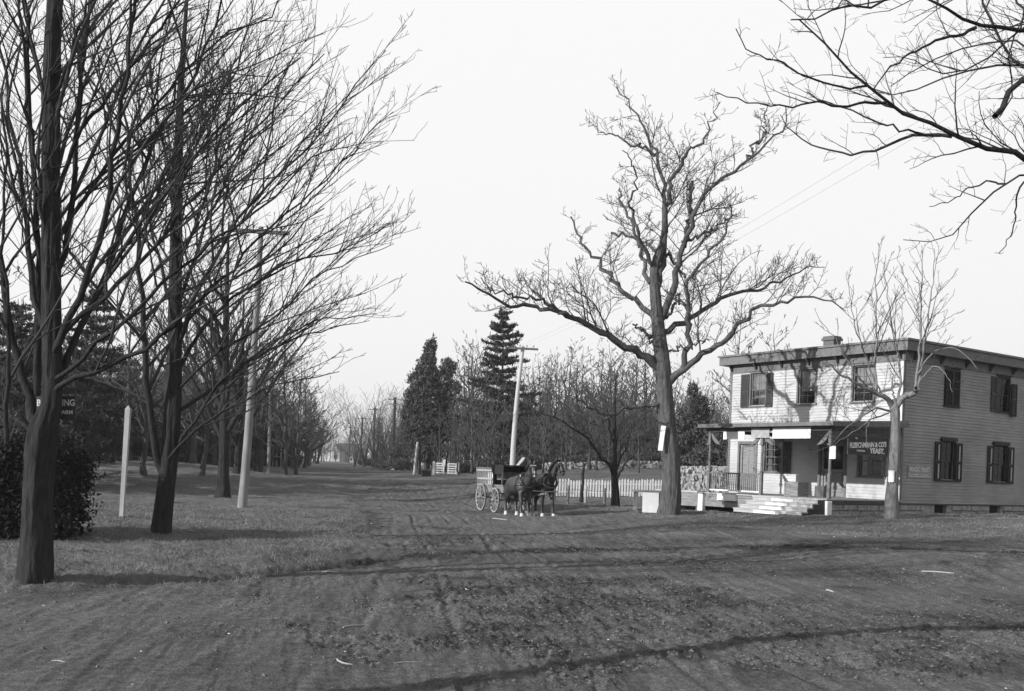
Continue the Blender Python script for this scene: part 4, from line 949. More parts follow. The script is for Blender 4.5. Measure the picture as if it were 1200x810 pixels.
# the air: a thin even haze that pales the far end of the road
hz = MB().box(-620, 620, -30, 3300, -3, 60).build('haze', bpy.data.materials.new('air_haze'), None); tag(hz, 'thin pale haze over the far end of the road', 'haze', kind='stuff')
hm = hz.data.materials[0]; hm.use_nodes = True; hn = hm.node_tree; hn.nodes.remove(hn.nodes['Principled BSDF'])
pv = hn.nodes.new('ShaderNodeVolumePrincipled'); pv.inputs['Color'].default_value = (.9, .9, .9, 1); pv.inputs['Density'].default_value = .00045; pv.inputs['Anisotropy'].default_value = .2
hn.links.new(pv.outputs[0], hn.nodes['Material Output'].inputs['Volume'])
# ------------------------------------------------------------------ the store
D2 = np.array([.824, .566]); D1 = np.array([-.566, .824]); CX, CY = 14.5, 36.5; YAW = math.atan2(.566, .824)
def loc2w(x, y): return CX+D2[0]*x+D1[0]*y, CY+D2[1]*x+D1[1]*y
def hit(u, v, plane, val):
    """where the sight line of photo pixel (u,v) meets the local plane x=val or y=val; local (x,y,z)"""
    rx, rz = ray(u, v); p0 = np.array([0-CX, 0-CY]); d = np.array([rx, 1.])
    lx0, ly0 = p0@D2, p0@D1; ldx, ldy = d@D2, d@D1
    t = (val-lx0)/ldx if plane == 'x' else (val-ly0)/ldy
    return lx0+ldx*t, ly0+ldy*t, EYE+rz*t
ZD = 1.13; ZT = 6.62; WY = 8.5; DX = 13.0
store = empty('store_building', (CX, CY, 0), YAW, 'two-storey clapboard store with flat cornice, white front and shade-painted side wall', 'building')
def rect(u0, v0, u1, v1, plane, val):
    a = hit(u0, v0, plane, val); b = hit(u1, v1, plane, val); k = 1 if plane == 'x' else 0
    return min(a[k], b[k]), max(a[k], b[k]), min(a[2], b[2]), max(a[2], b[2])
front_open = []   # (y0,y1,z0,z1)
for u0, u1 in ((880.5, 898), (936, 956), (1000, 1024)):
    r = rect(u0, 450, u1, 450, 'x', 0); front_open.append((r[0], r[1], 4.84, 6.24))
front_open += [(6.92, 7.82, ZD+.02, 3.2), (5.5, 6.42, 2.05, 3.3), (2.42, 3.56, ZD+.02, 3.25), (.68, 1.78, 1.98, 3.2)]
side_open = [(2.56, 3.42, 1.95, 3.42), (6.22, 7.22, 1.95, 3.42), (2.66, 3.56, 4.82, 6.2), (6.32, 7.22, 4.82, 6.2), (10.2, 11.1, 4.82, 6.2), (10.2, 11.1, 1.95, 3.42)]
def boards(lo, hi, z0, z1, opens, expo, fn, rng, end=None):
    """lapped clapboards as real wedges; fn(along, out, z) -> local point"""
    V = []; F = []; z = z0
    while z < z1-.01:
        zt = min(z+expo, z1); segs = [(lo, hi)]
        for a, b, c, d in opens:
            if c-.03 < (z+zt)/2 < d+.03:
                ns = []
                for s, e in segs:
                    if b <= s or a >= e: ns.append((s, e)); continue
                    if a > s: ns.append((s, a))
                    if b < e: ns.append((b, e))
                segs = ns
        for s, e in segs:
            # butt joints at uneven places
            cuts = [s]; q = s+rng.uniform(1.5, 4.5)
            while q < e-.6: cuts.append(q); q += rng.uniform(2.5, 4.8)
            cuts.append(e)
            for a, b in zip(cuts[:-1], cuts[1:]):
                o = len(V); t = rng.uniform(.024, .032); g = .0015; sg = rng.uniform(-.003, .003)
                V += [fn(a+g, 0, z+sg), fn(b-g, 0, z-sg), fn(b-g, t, z-sg), fn(a+g, t, z+sg), fn(b-g, .004, zt+.004), fn(a+g, .004, zt+.004)]
                F += [(o, o+1, o+2, o+3), (o+3, o+2, o+4, o+5), (o, o+3, o+5), (o+1, o+4, o+2)]
        z += expo
    me = bpy.data.meshes.new('wall'); me.from_pydata([tuple(map(float, v)) for v in V], [], F); me.update(); return me
rb = np.random.default_rng(4)
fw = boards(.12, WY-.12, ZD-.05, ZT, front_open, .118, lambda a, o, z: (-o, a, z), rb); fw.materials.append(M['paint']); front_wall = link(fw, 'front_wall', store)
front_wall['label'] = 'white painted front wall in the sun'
sw = boards(.1, DX, 1.02, ZT, side_open, .118, lambda a, o, z: (a, -o, z), rb); sw.materials.append(M['paint_shaded']); side_wall = link(sw, 'side_wall', store)
side_wall['label'] = 'weathered side wall with its shade painted in'
# solid backing of the four walls with the openings left out
def backing(lo, hi, z0, z1, opens, f):
    b = MB(); xs = sorted({lo, hi}|{v for o in opens for v in o[:2]}); zs = sorted({z0, z1}|{v for o in opens for v in o[2:]})
    for xa, xb in zip(xs[:-1], xs[1:]):
        for za, zb in zip(zs[:-1], zs[1:]):
            cx, cz = (xa+xb)/2, (za+zb)/2
            if any(o[0] < cx < o[1] and o[2] < cz < o[3] for o in opens): continue
            f(b, xa, xb, za, zb)
    return b
fi = [(a, b, c, d) for a, b, c, d in front_open]
backing(0, WY, 1.0, ZT, fi, lambda b, a, c, z0, z1: b.box(.004, .12, a, c, z0, z1)).build('front_sheathing', M['wood'], store)
backing(.12, DX, 1.0, ZT, side_open, lambda b, a, c, z0, z1: b.box(a, c, .004, .12, z0, z1)).build('side_sheathing', M['wood'], store)
MB().box(.12, DX, WY-.12, WY, .3, ZT).box(DX-.12, DX, .12, WY-.12, .3, ZT).build('back_wall', M['paint_shaded'], store)
MB().box(.13, DX-.13, .13, WY-.13, 1.0, 1.08).box(.13, DX-.13, .13, WY-.13, 3.92, 4.02).build('floor_deck', M['wood'], store)
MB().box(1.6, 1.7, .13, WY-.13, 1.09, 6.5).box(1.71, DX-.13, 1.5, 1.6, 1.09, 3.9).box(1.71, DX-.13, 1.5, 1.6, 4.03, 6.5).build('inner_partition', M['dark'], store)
# corner boards
MB().box(-.03, .0, 0.0, .12, 1.0, ZT).build('corner_board', M['corner'], store)
MB().box(-.03, .10, -.028, -.0005, 1.0, ZT).build('corner_board', M['trim'], store)
MB().box(-.03, .0, WY-.12, WY, 1.0, ZT).build('corner_board', M['trim'], store)
MB().box(-.035, DX, -.035, -.004, .98, 1.03).box(-.05, -.004, -.03, WY, .99, 1.07).build('water_table', M['trim_dark'], store)
# cornice and roof
c = MB(); ov = .35
c.box(-ov, DX+.2, -ov, WY+ov, 6.66, 6.72)
c.box(-ov-.02, -ov, -ov-.02, WY+ov+.02, 6.64, 6.98); c.box(-ov, DX+.2, -ov-.02, -ov, 6.64, 6.98); c.box(-ov, DX+.2, WY+ov, WY+ov+.02, 6.64, 6.98)
cor = c.build('cornice', M['trim'], store)
MB().box(-.06, -.026, -.03, WY, 6.3, 6.655).box(-.03, DX, -.06, -.026, 6.3, 6.655).build('frieze', M['trim'], store)
def corbel(f, a):
    V = [f(a+s, -d, z) for s in (0, .07) for d, z in ((.065, 6.655), (ov-.05, 6.655), (ov-.06, 6.58), (.2, 6.5), (.13, 6.38), (.065, 6.36))]
    MB().poly(V, [(0, 1, 2, 3, 4, 5), (11, 10, 9, 8, 7, 6)]+[(i, 6+i, 6+(i+1) % 6, (i+1) % 6) for i in range(6)]).build('bracket', M['trim_dark'], cor)
for y in np.arange(.05, WY, 1.38): corbel(lambda a, d, z: (d, a, z), y)
for x in np.arange(.5, DX, 1.7): corbel(lambda a, d, z: (a, d, z), x)
rf = MB().poly([(-ov-.08, -ov-.08, 6.99), (DX+.3, -ov-.08, 6.99), (DX+.3, WY+ov+.08, 6.99), (-ov-.08, WY+ov+.08, 6.99), (-ov-.08, -ov-.08, 7.07), (DX+.3, -ov-.08, 7.07), (DX+.3, WY+ov+.08, 7.07), (-ov-.08, WY+ov+.08, 7.07), (DX*.5, WY*.5, 7.12)],
         [(0, 3, 2, 1), (0, 1, 5, 4), (1, 2, 6, 5), (2, 3, 7, 6), (3, 0, 4, 7), (4, 5, 8), (5, 6, 8), (6, 7, 8), (7, 4, 8)]).build('roof', M['roof'], store)
cp = hit(974, 430, 'x', 3.0)
ch = MB().cham(2.75, 3.25, cp[1]-.27, cp[1]+.27, 6.9, 7.80, .01).cham(2.69, 3.31, cp[1]-.33, cp[1]+.33, 7.801, 7.91, .01).cham(2.73, 3.27, cp[1]-.29, cp[1]+.29, 7.911, 7.99, .01).build('chimney', M['brick'], rf)
# windows
def curtain(b, f, a0, a1, z0, z1, dep, amp=.02):
    n = 22; o = len(b.V)
    for k in range(n+1):
        t = k/n; a = a0+(a1-a0)*t; d = dep+amp*math.sin(t*34)+amp*.5*math.sin(t*13)
        b.V += [tuple(map(float, f(a, d, z0))), tuple(map(float, f(a, d, z1)))]
    for k in range(n): b.F.append((o+2*k, o+2*k+2, o+2*k+3, o+2*k+1))
def bx(b, f, a0, a1, d0, d1, z0, z1):
    p = f(a0, d0, z0); q = f(a1, d1, z1); return b.box(p[0], q[0], p[1], q[1], z0, z1)
FF = lambda a, d, z: (d, a, z)       # front wall: depth along +x
SF = lambda a, d, z: (a, d, z)       # side wall: depth along +y
def window(f, o, mt, kind='curtain', head=True, sh=None, half=.5):
    a0, a1, z0, z1 = o; zm = z0+(z1-z0)*half
    w = MB(); t = .075
    bx(w, f, a0-t, a0, -.04, .06, z0, z1); bx(w, f, a1, a1+t, -.04, .06, z0, z1); bx(w, f, a0-t, a1+t, -.045, .06, z1, z1+t)
    if head: bx(w, f, a0-t-.05, a1+t+.05, -.09, .0, z1+t+.002, z1+t+.05)
    win = w.build('window', mt, store)
    s = MB(); bx(s, f, a0-t-.03, a1+t+.03, -.085, .06, z0-.06, z0-.002); s.build('sill', mt, win)
    s = MB(); q = .04
    for (za, zb, d) in ((z0, zm, .055), (zm-.03, z1, .03)):
        bx(s, f, a0+.002, a0+q, d, d+.022, za, zb); bx(s, f, a1-q, a1-.002, d, d+.022, za, zb)
        bx(s, f, a0+q, a1-q, d+.001, d+.021, za+.001, za+q); bx(s, f, a0+q, a1-q, d+.001, d+.021, zb-q, zb-.001)
        m = (a0+a1)/2; bx(s, f, m-.011, m+.011, d+.004, d+.018, za+q, zb-q)
        zc = (za+zb)/2; bx(s, f, a0+q, a1-q, d+.005, d+.017, zc-.01, zc+.01)
    s.build('sash', mt, win)
    g = MB()
    for (za, zb, d) in ((z0, zm, .068), (zm-.03, z1, .043)): 
        p = [f(a0+q, d, za+q), f(a1-q, d, za+q), f(a1-q, d, zb-q), f(a0+q, d, zb-q)]; g.poly(p, [(0, 1, 2, 3)])
    g.build('glass', M['glass'], win)
    if kind != 'none':
        c = MB()
        if kind == 'curtain': curtain(c, f, a0+.02, a1-.02, z0+(z1-z0)*.38, z1, .17)
        elif kind == 'sides': curtain(c, f, a0+.02, a0+.25, z0, z1, .17); curtain(c, f, a1-.25, a1-.02, z0, z1, .17)
        elif kind == 'half': curtain(c, f, a0+.02, a1-.02, z0+(z1-z0)*.45, z1, .17); curtain(c, f, a0+.02, a1-.02, z0+(z1-z0)*.27, z0+(z1-z0)*.33, .16)
        c.build('curtain', M['cloth'], win)
    return win
def shutter(win, f, a0, a1, z0, z1, d0=-.05, pale=False, skew=0., m='shutter', th=.035):
    b = MB(); r = .05
    bx(b, f, a0, a0+r, d0-th, d0, z0, z1); bx(b, f, a1-r, a1, d0-th, d0, z0, z1)
    zs = [z0, (z0+z1)*.5-.03, z1-r]
    for z in zs: bx(b, f, a0+r, a1-r, d0-th+.002, d0-.002, z, z+r)
    z = z0+r
    while z < z1-r-.02:
        if not (zs[1]-.02 < z < zs[1]+r):
            p = f((a0+a1)/2, 0, 0); 
            v = [f(a0+r, d0-.004, z+.035), f(a1-r, d0-.004, z+.035), f(a1-r, d0-th+.004, z), f(a0+r, d0-th+.004, z), f(a0+r, d0-.010, z+.041), f(a1-r, d0-.010, z+.041), f(a1-r, d0-th-.002, z+.006), f(a0+r, d0-th-.002, z+.006)]
            b.poly(v, [(0, 3, 2, 1), (4, 5, 6, 7), (0, 1, 5, 4), (1, 2, 6, 5), (2, 3, 7, 6), (3, 0, 4, 7)])
        z += .045
    o = b.build('shutter', M[m], win)
    if pale:
        s = MB(); c = (a0+a1)/2; e = .045
        bx(s, f, c-e, c+e, d0-th-.012, d0-th-.003, z0+r+.06, zs[1]-.05); bx(s, f, c-e, c+e, d0-th-.012, d0-th-.003, zs[1]+r+.04, z1-r-.06)
        s.build('pale_slats', M['slat_pale'], o)
    return o
w1 = window(FF, front_open[0], M['trim'], 'half')
shutter(w1, FF, front_open[0][1]+.08, front_open[0][1]+.52, 4.78, 6.22, m='trim_dark'); shutter(w1, FF, front_open[0][0]-.40, front_open[0][0]-.08, 4.78, 6.22, m='trim_dark', d0=-.07)
window(FF, front_open[1], M['trim'], 'curtain'); window(FF, front_open[2], M['trim'], 'curtain')
w = window(FF, front_open[4], M['trim'], 'sides'); shutter(w, FF, 5.02, 5.42, 2.0, 3.3, m='trim_dark')
w = window(FF, front_open[6], M['trim'], 'sides', False)
for k, o in enumerate(side_open):
    w = window(SF, o, M['shutter'], 'none' if k < 2 or k > 3 else 'none')
    if k in (0, 1, 4, 5):
        shutter(w, SF, o[0]-.48, o[0]-.06, o[2]-.06, o[3]-.02, pale=k < 2); shutter(w, SF, o[1]+.06, o[1]+.48, o[2]-.06, o[3]-.02, pale=k < 2)
        b = MB(); bx(b, SF, o[0]-.10, o[1]+.10, -.10, -.046, o[3]+.02, o[3]+.16); b.build('window_hood', M['shutter'], w)
    elif k == 2:
        shutter(w, SF, o[0]-.02, (o[0]+o[1])/2-.005, o[2]-.04, o[3]); shutter(w, SF, (o[0]+o[1])/2+.005, o[1]+.02, o[2]-.04, o[3])
    else:
        shutter(w, SF, o[0]-.48, o[0]-.06, o[2]-.04, o[3], m='trim_dark'); s = shutter(w, SF, o[1]+.06, o[1]+.46, o[2]-.16, o[3]-.2, d0=-.09)
# doors on the porch
def door(o, panels, glass_top, hand):
    a0, a1, z0, z1 = o; w = MB(); t = .1
    bx(w, FF, a0-t, a0, -.045, .06, z0-.02, z1); bx(w, FF, a1, a1+t, -.045, .06, z0-.02, z1); bx(w, FF, a0-t, a1+t, -.05, .06, z1, z1+.12)
    dr = MB(); zm = z0+.95 if glass_top else z1-.1
    bx(dr, FF, a0+.002, a0+.11, .03, .07, z0, z1-.002); bx(dr, FF, a1-.11, a1-.002, .03, .07, z0, z1-.002)
    bx(dr, FF, a0+.11, a1-.11, .031, .069, z0, z0+.16); bx(dr, FF, a0+.11, a1-.11, .031, .069, zm, zm+.12); bx(dr, FF, a0+.11, a1-.11, .031, .069, z1-.12, z1-.003)
    n = panels
    for k in range(n):
        p0 = a0+.11+(a1-a0-.22)*k/n; p1 = a0+.11+(a1-a0-.22)*(k+1)/n
        bx(dr, FF, p0+.03, p1-.03, .045, .062, z0+.17, zm-.01)
        if k: bx(dr, FF, p0-.03, p0+.03, .032, .068, z0+.16, zm)
    d = w.build('door', M['trim'], store); lf = dr.build('leaf', M['plank'], d)
    if glass_top:
        MB().poly([FF(a0+.11, .05, zm+.12), FF(a1-.11, .05, zm+.12), FF(a1-.11, .05, z1-.12), FF(a0+.11, .05, z1-.12)], [(0, 1, 2, 3)]).build('glass', M['glass'], d)
    a = a0+.06 if hand else a1-.06
    MB().tube([FF(a, .03, z0+1.0), FF(a, -.03, z0+1.0), FF(a, -.05, z0+1.0)], [.012, .012, .028], 8).build('handle', M['iron'], d)
door(front_open[3], 2, False, True); door(front_open[5], 2, True, False)
# foundation
rs = random.Random(6)
def stone_course(b, lo, hi, zf, z1, f, gaps=(), th=.2):
    z0 = zf
    rows = 3; hz = (z1-z0)/rows
    for r in range(rows):
        a = lo
        while a < hi:
            w = rs.uniform(.28, .75); e = min(a+w, hi); m = (a+e)/2
            if not any(g0 < e and g1 > a for g0, g1 in gaps):
                c = rs.uniform(.015, .03); o = rs.uniform(0, .035); g = .008
                za, zb = z0+r*hz+g, z0+(r+1)*hz-g
                P = [f(a+g, .02, za), f(e-g, .02, za), f(e-g, .02, zb), f(a+g, .02, zb), f(a+g+c, -.03-o, za+c), f(e-g-c, -.03-o*rs.uniform(.3, 1.4), za+c), f(e-g-c*rs.uniform(.6, 2), -.02-o, zb-c), f(a+g+c, -.03-o, zb-c*rs.uniform(.6, 2))]
                b.poly(P, [(4, 5, 6, 7), (0, 1, 5, 4), (1, 2, 6, 5), (2, 3, 7, 6), (3, 0, 4, 7)])
            a = e
    return b
vents = [(2.3, 3.12), (6.15, 7.0), (10.2, 11)]
b = stone_course(MB(), 0, DX, .30, .975, SF, vents)
for a, e in zip([0]+[v[1] for v in vents], [v[0] for v in vents]+[DX]): b.box(a, e, .03, .3, .2, .975)
fd_ = b.build('foundation', M['stone'], store)
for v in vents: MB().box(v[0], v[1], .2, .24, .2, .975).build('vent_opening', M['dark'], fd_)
# ---- porch
PX = -4.05; PY1 = 5.75
dk = MB(); y = -.12
while y < PY1+.2: # deck boards running back to front
    e = min(y+.14, PY1+.25); dk.box(PX-.28, -.036, y+.003, e-.003, ZD-.04, ZD+rs.uniform(-.004, .002)); y += .14
deck = dk.build('porch_deck', M['porchfloor'], store)
MB().box(PX-.22, PX-.18, 2.9, PY1+.2, .98, ZD-.045).box(PX-.22, PX-.18, 2.9, PY1+.2, .80, .97).box(PX-.22, PX-.18, 2.9, PY1+.2, .60, .79).box(PX-.20, PX-.16, -.1, 2.89, .7, ZD-.045).build('apron', M['plank'], deck)
MB().box(PX-.20, -.06, -.10, -.06, .97, ZD-.045).build('rim_joist', M['trim_dark'], deck)
pf = MB()
stone_course(pf, PX-.1, -.1, .25, .96, lambda a, d, z: (a, -.02+d, z), (), .2); pf.box(PX-.1, -.1, .01, .15, .2, .96); pf.build('foundation', M['stone'], deck)
MB().cham(PX-.30, PX-.02, -.16, .10, .25, 1.06, .02).build('corner_stone', M['white'], deck)
MB().box(PX-.30, PX-.225, 4.0, 4.95, .86, 1.10).build('notice_board', M['white'], deck)
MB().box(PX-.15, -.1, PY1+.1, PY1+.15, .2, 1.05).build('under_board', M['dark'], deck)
# steps
for k in range(4):
    x1 = PX-.285-.31*k; zt = ZD-.025-.145*(k+1)+.145; b = MB()
    yo = .03*k
    b.box(x1-.30, x1+.03, .02-yo, 2.95+.02*k, zt-.04, zt-.002 if k else zt-.002); b.box(x1-.275, x1-.25, .04-yo, 2.93+.02*k, zt-.145, zt-.042)
    st = b.build('step', M['step'], deck)
    MB().box(x1-.29, x1-.2755, 1.08, 2.05, zt-.139, zt-.045).build('notice_board', M['white'], st)
b = MB()
for k in range(4):
    x1 = PX-.285-.31*k; zt = ZD-.025-.145*k; b.box(x1-.25, x1+.06, -.06-.0*k, .0-.0*k, .3, zt-.045)
b.build('step_stringer', M['black'], deck)
# posts, beam, roof
def post(y, x=PX, w=.12, label=None):
    b = MB().cham(x-w/2, x+w/2, y-w/2, y+w/2, ZD, 2.0, .012)
    b.tube([(x, y, 2.0), (x, y, 2.03), (x, y, 2.5), (x, y, 2.95), (x, y, 3.0)], [w*.55, w*.40, w*.40, w*.36, w*.6], 10)
    b.cham(x-w*.75, x+w*.75, y-w*.75, y+w*.75, 3.0, 3.05, .01).cham(x-w/2, x+w/2, y-w/2, y+w/2, 3.051, 3.5, .012)
    p = b.build('porch_post', M['trim'], store)
    for sgn in (-1, 1):
        if (y < .2 and sgn < 0) or (y > 5.6 and sgn > 0): continue
        v = []; L1 = .5; n = 7
        for k in range(n+1): # scroll-cut bracket
            t = k/n*PI/2; v.append((y+sgn*(w/2+L1-L1*math.sin(t)), 3.0+.5-.5*math.cos(t) if False else 3.5-L1*math.cos(t)))
        pts = [(y+sgn*w/2, 3.5)]+v
        V = [(x-.025, a, z) for a, z in pts]+[(x+.025, a, z) for a, z in pts]; m = len(pts)
        F = [tuple(range(m)), tuple(range(2*m-1, m-1, -1))]+[(i, (i+1) % m, m+(i+1) % m, m+i) for i in range(m)]
        MB().poly(V, F).build('bracket', M['trim'], p)
    if y < .2:
        pts = [(x+w/2, 3.5), (x+w/2+.5, 3.5), (x+w/2+.32, 3.38), (x+w/2+.16, 3.28), (x+w/2+.1, 3.12), (x+w/2, 3.0)]
        V = [(a, y-.025, z) for a, z in pts]+[(a, y+.025, z) for a, z in pts]; m = len(pts)
        MB().poly(V, [tuple(range(m)), tuple(range(2*m-1, m-1, -1))]+[(i, (i+1) % m, m+(i+1) % m, m+i) for i in range(m)]).build('bracket', M['trim'], p)
post(0.02); post(3.05); post(PY1-.06)
MB().box(PX-.07, PX+.07, -.06, PY1+.02, 3.502, 3.66).box(PX+.071, -.03, -.06, .06, 3.502, 3.66).box(PX+.071, -.03, PY1-.1, PY1+.02, 3.502, 3.66).build('porch_beam', M['trim_dark'], store)
rx0, ry0, ry1 = -4.42, -.32, PY1+.22
pr = MB().poly([(rx0, ry0, 3.70), (-.04, ry0, 3.86), (-.04, ry1, 3.86), (rx0, ry1, 3.70), (rx0, ry0, 3.80), (-.04, ry0+.0, 4.06), (-.04, ry1, 4.06), (rx0, ry1, 3.80)],
          [(0, 3, 2, 1), (4, 5, 6, 7), (0, 1, 5, 4), (1, 2, 6, 5), (2, 3, 7, 6), (3, 0, 4, 7)]).build('porch_roof', M['roof_porch'], store)
MB().box(rx0-.03, rx0-.003, ry0-.03, ry1+.03, 3.66, 3.79).build('fascia', M['trim'], pr)
MB().poly([(rx0, ry0-.028, 3.64), (-.03, ry0-.028, 3.80), (-.03, ry0-.028, 3.95), (rx0, ry0-.028, 3.79), (rx0, ry0-.003, 3.64), (-.03, ry0-.003, 3.80), (-.03, ry0-.003, 3.95), (rx0, ry0-.003, 3.79)],
          [(0, 1, 2, 3), (7, 6, 5, 4), (0, 4, 5, 1), (3, 2, 6, 7), (0, 3, 7, 4), (1, 5, 6, 2)]).build('fascia', M['trim'], pr)
# railing
rl = MB().box(PX-.035, PX+.035, 3.12, PY1-.13, 1.88, 1.94).build('railing', M['trim'], store)
MB().box(PX-.03, PX+.03, 3.12, PY1-.13, 1.22, 1.27).build('bottom_rail', M['white'], rl)
b = MB(); y = 3.2
while y < PY1-.18: b.box(PX-.013, PX+.013, y, y+.028, 1.271, 1.879); y += .098
b.build('baluster_row', M['trim'], rl)
# plank bench between porch and oak
bw_ = empty('plank_platform', (*loc2w(PX, PY1+.3), 0), YAW, 'low weathered plank platform between the porch and the oak', 'platform')
b = MB(); 
for k in range(5): b.box(-.25+.17*k, -.09+.17*k, .02, 2.35, 1.10, 1.16)
b.build('top', M['step'], bw_)
MB().box(-.22, -.19, .02, 2.3, .82, 1.095).box(-.222, -.19, .02, 2.3, .56, .815).box(.55, .58, .02, 2.3, .4, 1.09).build('front_boards', M['plank'], bw_)
for y in (.0, 1.15, 2.2): MB().box(-.18, -.08, y+.03, y+.13, .1, 1.09).box(.4, .5, y+.03, y+.13, .1, 1.09).build('leg', M['wood'], bw_)
wp = empty('white_post', (*loc2w(PX-.28, PY1+.02), 0), YAW, 'short white painted block post at the left foot of the porch', 'post')
MB().cham(-.1, .1, -.12, .14, .2, 1.08, .02).build('block', M['white'], wp); MB().cham(-.13, .13, -.15, .17, 1.081, 1.12, .01).build('cap', M['trim'], wp)

# ---- signs
def text_mesh(body, size, ext, m, parent, loc, rot, shear=0., off=0., align='CENTER', sx=1., name='lettering', label=None, warp=None):
    cu = bpy.data.curves.new('lettering', 'FONT'); cu.body = body; cu.size = size; cu.extrude = ext; cu.offset = off; cu.shear = shear; cu.align_x = align; cu.align_y = 'CENTER'
    o = bpy.data.objects.new('tmp', cu); COL.objects.link(o); bpy.context.view_layer.update()
    me = bpy.data.meshes.new_from_object(o.evaluated_get(bpy.context.evaluated_depsgraph_get())); bpy.data.objects.remove(o); bpy.data.curves.remove(cu)
    for v in me.vertices:
        if warp: v.co.y += warp(v.co.x*sx)
        v.co.x *= sx
    me.materials.clear(); me.materials.append(m)
    ob = link(me, name, parent); ob.matrix_local = Matrix.Translation(loc) @ rot
    return ob
def basis(xa, ya):  # text x axis and up axis
    xa, ya = Vector(xa).normalized(), Vector(ya).normalized(); z = xa.cross(ya)
    return Matrix(((xa.x, ya.x, z.x, 0), (xa.y, ya.y, z.y, 0), (xa.z, ya.z, z.z, 0), (0, 0, 0, 1)))
# yeast sign hanging along the right side of the porch, facing the crossing
sgl = loc2w(0, -.16)
ys = empty('hanging_sign', (*sgl, 0), YAW, 'dark yeast sign with slanted white letters hanging under the porch eave', 'sign')
x0_, x1_, z0_, z1_ = -3.32, -1.08, 2.74, 3.36
MB().box(x0_, x1_, -.0125, .0125, z0_, z1_).build('board', M['signface'], ys)
b = MB(); t = .035
b.box(x0_-.01, x1_+.01, -.022, .02, z1_, z1_+t).box(x0_-.01, x1_+.01, -.022, .02, z0_-t, z0_).box(x0_-t, x0_, -.022, .02, z0_-t, z1_+t).box(x1_, x1_+t, -.022, .02, z0_-t, z1_+t).build('frame', M['trim_dark'], ys)
MB().box(x0_+.3, x0_+.31, -.004, .004, z1_+t, 3.75).box(x1_-.31, x1_-.3, -.004, .004, z1_+t, 3.78).build('hanger', M['iron'], ys)
RT = basis((1, 0, 0), (0, 0, 1)); mx_ = (x0_+x1_)/2
text_mesh('THE', .075, .002, M['letter'], ys, (x0_+.42, -.0165, z1_-.075), RT, off=.002)
text_mesh('FLEISCHMANN & CO\'S', .245, .002, M['letter'], ys, (mx_-.01, -.0165, z0_+.335), RT, off=.009, sx=.86, warp=lambda x: .055*x)
text_mesh('COMPRESSED', .085, .002, M['letter'], ys, (mx_-.42, -.0165, z0_+.115), RT, off=.002, sx=.95)
text_mesh('YEAST.', .25, .002, M['letter'], ys, (mx_+.52, -.0165, z0_+.135), RT, off=.011, sx=1.12)
ms = empty('wall_sign', (*loc2w(0, -.026), 0), YAW, 'small faded yeast sign nailed on the shade-painted side wall near the corner', 'sign')
MB().box(.42, 1.88, -.02, .0, 1.98, 2.44).build('board', M['paint_shaded'], ms)
text_mesh('MAGIC YEAST', .235, .002, M['letter_dim'], ms, (1.15, -.024, 2.29), RT, off=.006, sx=.88)
b = MB().box(.46, 1.84, -.024, -.0205, 2.025, 2.05).box(.46, .60, -.024, -.0205, 2.10, 2.125).box(.64, 1.1, -.024, -.0205, 2.10, 2.125).box(1.25, 1.7, -.024, -.0205, 2.09, 2.115)
b.build('border_stripe', M['letter_dim'], ms)
def board_sign(name, x, y0, y1, z0, z1, m, label, cat='sign', th=.02, group=None, nails=True):
    w = loc2w(x, (y0+y1)/2); r = empty(name, (*w, (z0+z1)/2), YAW, label, cat, group); h = (y1-y0)/2; v = (z1-z0)/2
    MB().box(-th, 0, -h, h, -v, v).build('board', M[m], r)
    MB().box(-th-.012, -th, -h, h, v-.022, v).box(-th-.012, -th, -h, h, -v, -v+.022).build('batten', M[m], r)
    return r
board_sign('white_sign', PX-.075, 3.86, 4.93, 3.21, 3.50, 'white', 'small blank white board between the two left porch posts')
board_sign('grey_sign', PX-.085, 2.66, 3.52, 3.26, 3.62, 'signgrey', 'grey blank board at the head of the middle porch post')
board_sign('white_sign', PX-.09, .80, 2.50, 3.23, 3.62, 'white', 'longest blank white board under the porch eave above the steps')
board_sign('paper_notice', PX-.09, -.28, -.03, 2.52, 2.96, 'white', 'white paper notice on the right porch post', 'notice')
# things on the porch
def crate(x0, x1, y0, y1, h, m, label, name='wooden_crate'):
    w = loc2w((x0+x1)/2, (y0+y1)/2); r = empty(name, (*w, ZD), YAW, label, 'crate'); a, c = (x1-x0)/2, (y1-y0)/2; b = MB(); n = 4
    for k in range(n): b.box(-a, a, -c, c, h*k/n+.004, h*(k+1)/n-.004) if False else b.box(-a, -a+.015, -c, c, h*k/n+.004, h*(k+1)/n-.004).box(a-.015, a, -c, c, h*k/n+.004, h*(k+1)/n-.004).box(-a+.015, a-.015, -c, -c+.015, h*k/n+.004, h*(k+1)/n-.004).box(-a+.015, a-.015, c-.015, c, h*k/n+.004, h*(k+1)/n-.004)
    b.build('side_boards', M[m], r); MB().box(-a, a, -c, c, h, h+.015).build('lid', M[m], r)
    b = MB()
    for sy in (-1, 1): b.box(-a-.015, -a, sy*(c-.03)-.03, sy*(c-.03)+.03, 0, h)
    b.build('corner_batten', M[m], r)
crate(-2.9, -2.3, 2.28, 2.92, .52, 'plank', 'weathered wooden crate on the porch beside the middle post')
crate(-2.1, -1.75, 1.75, 2.15, .40, 'wood', 'small dark crate against the store wall right of the larger crate')
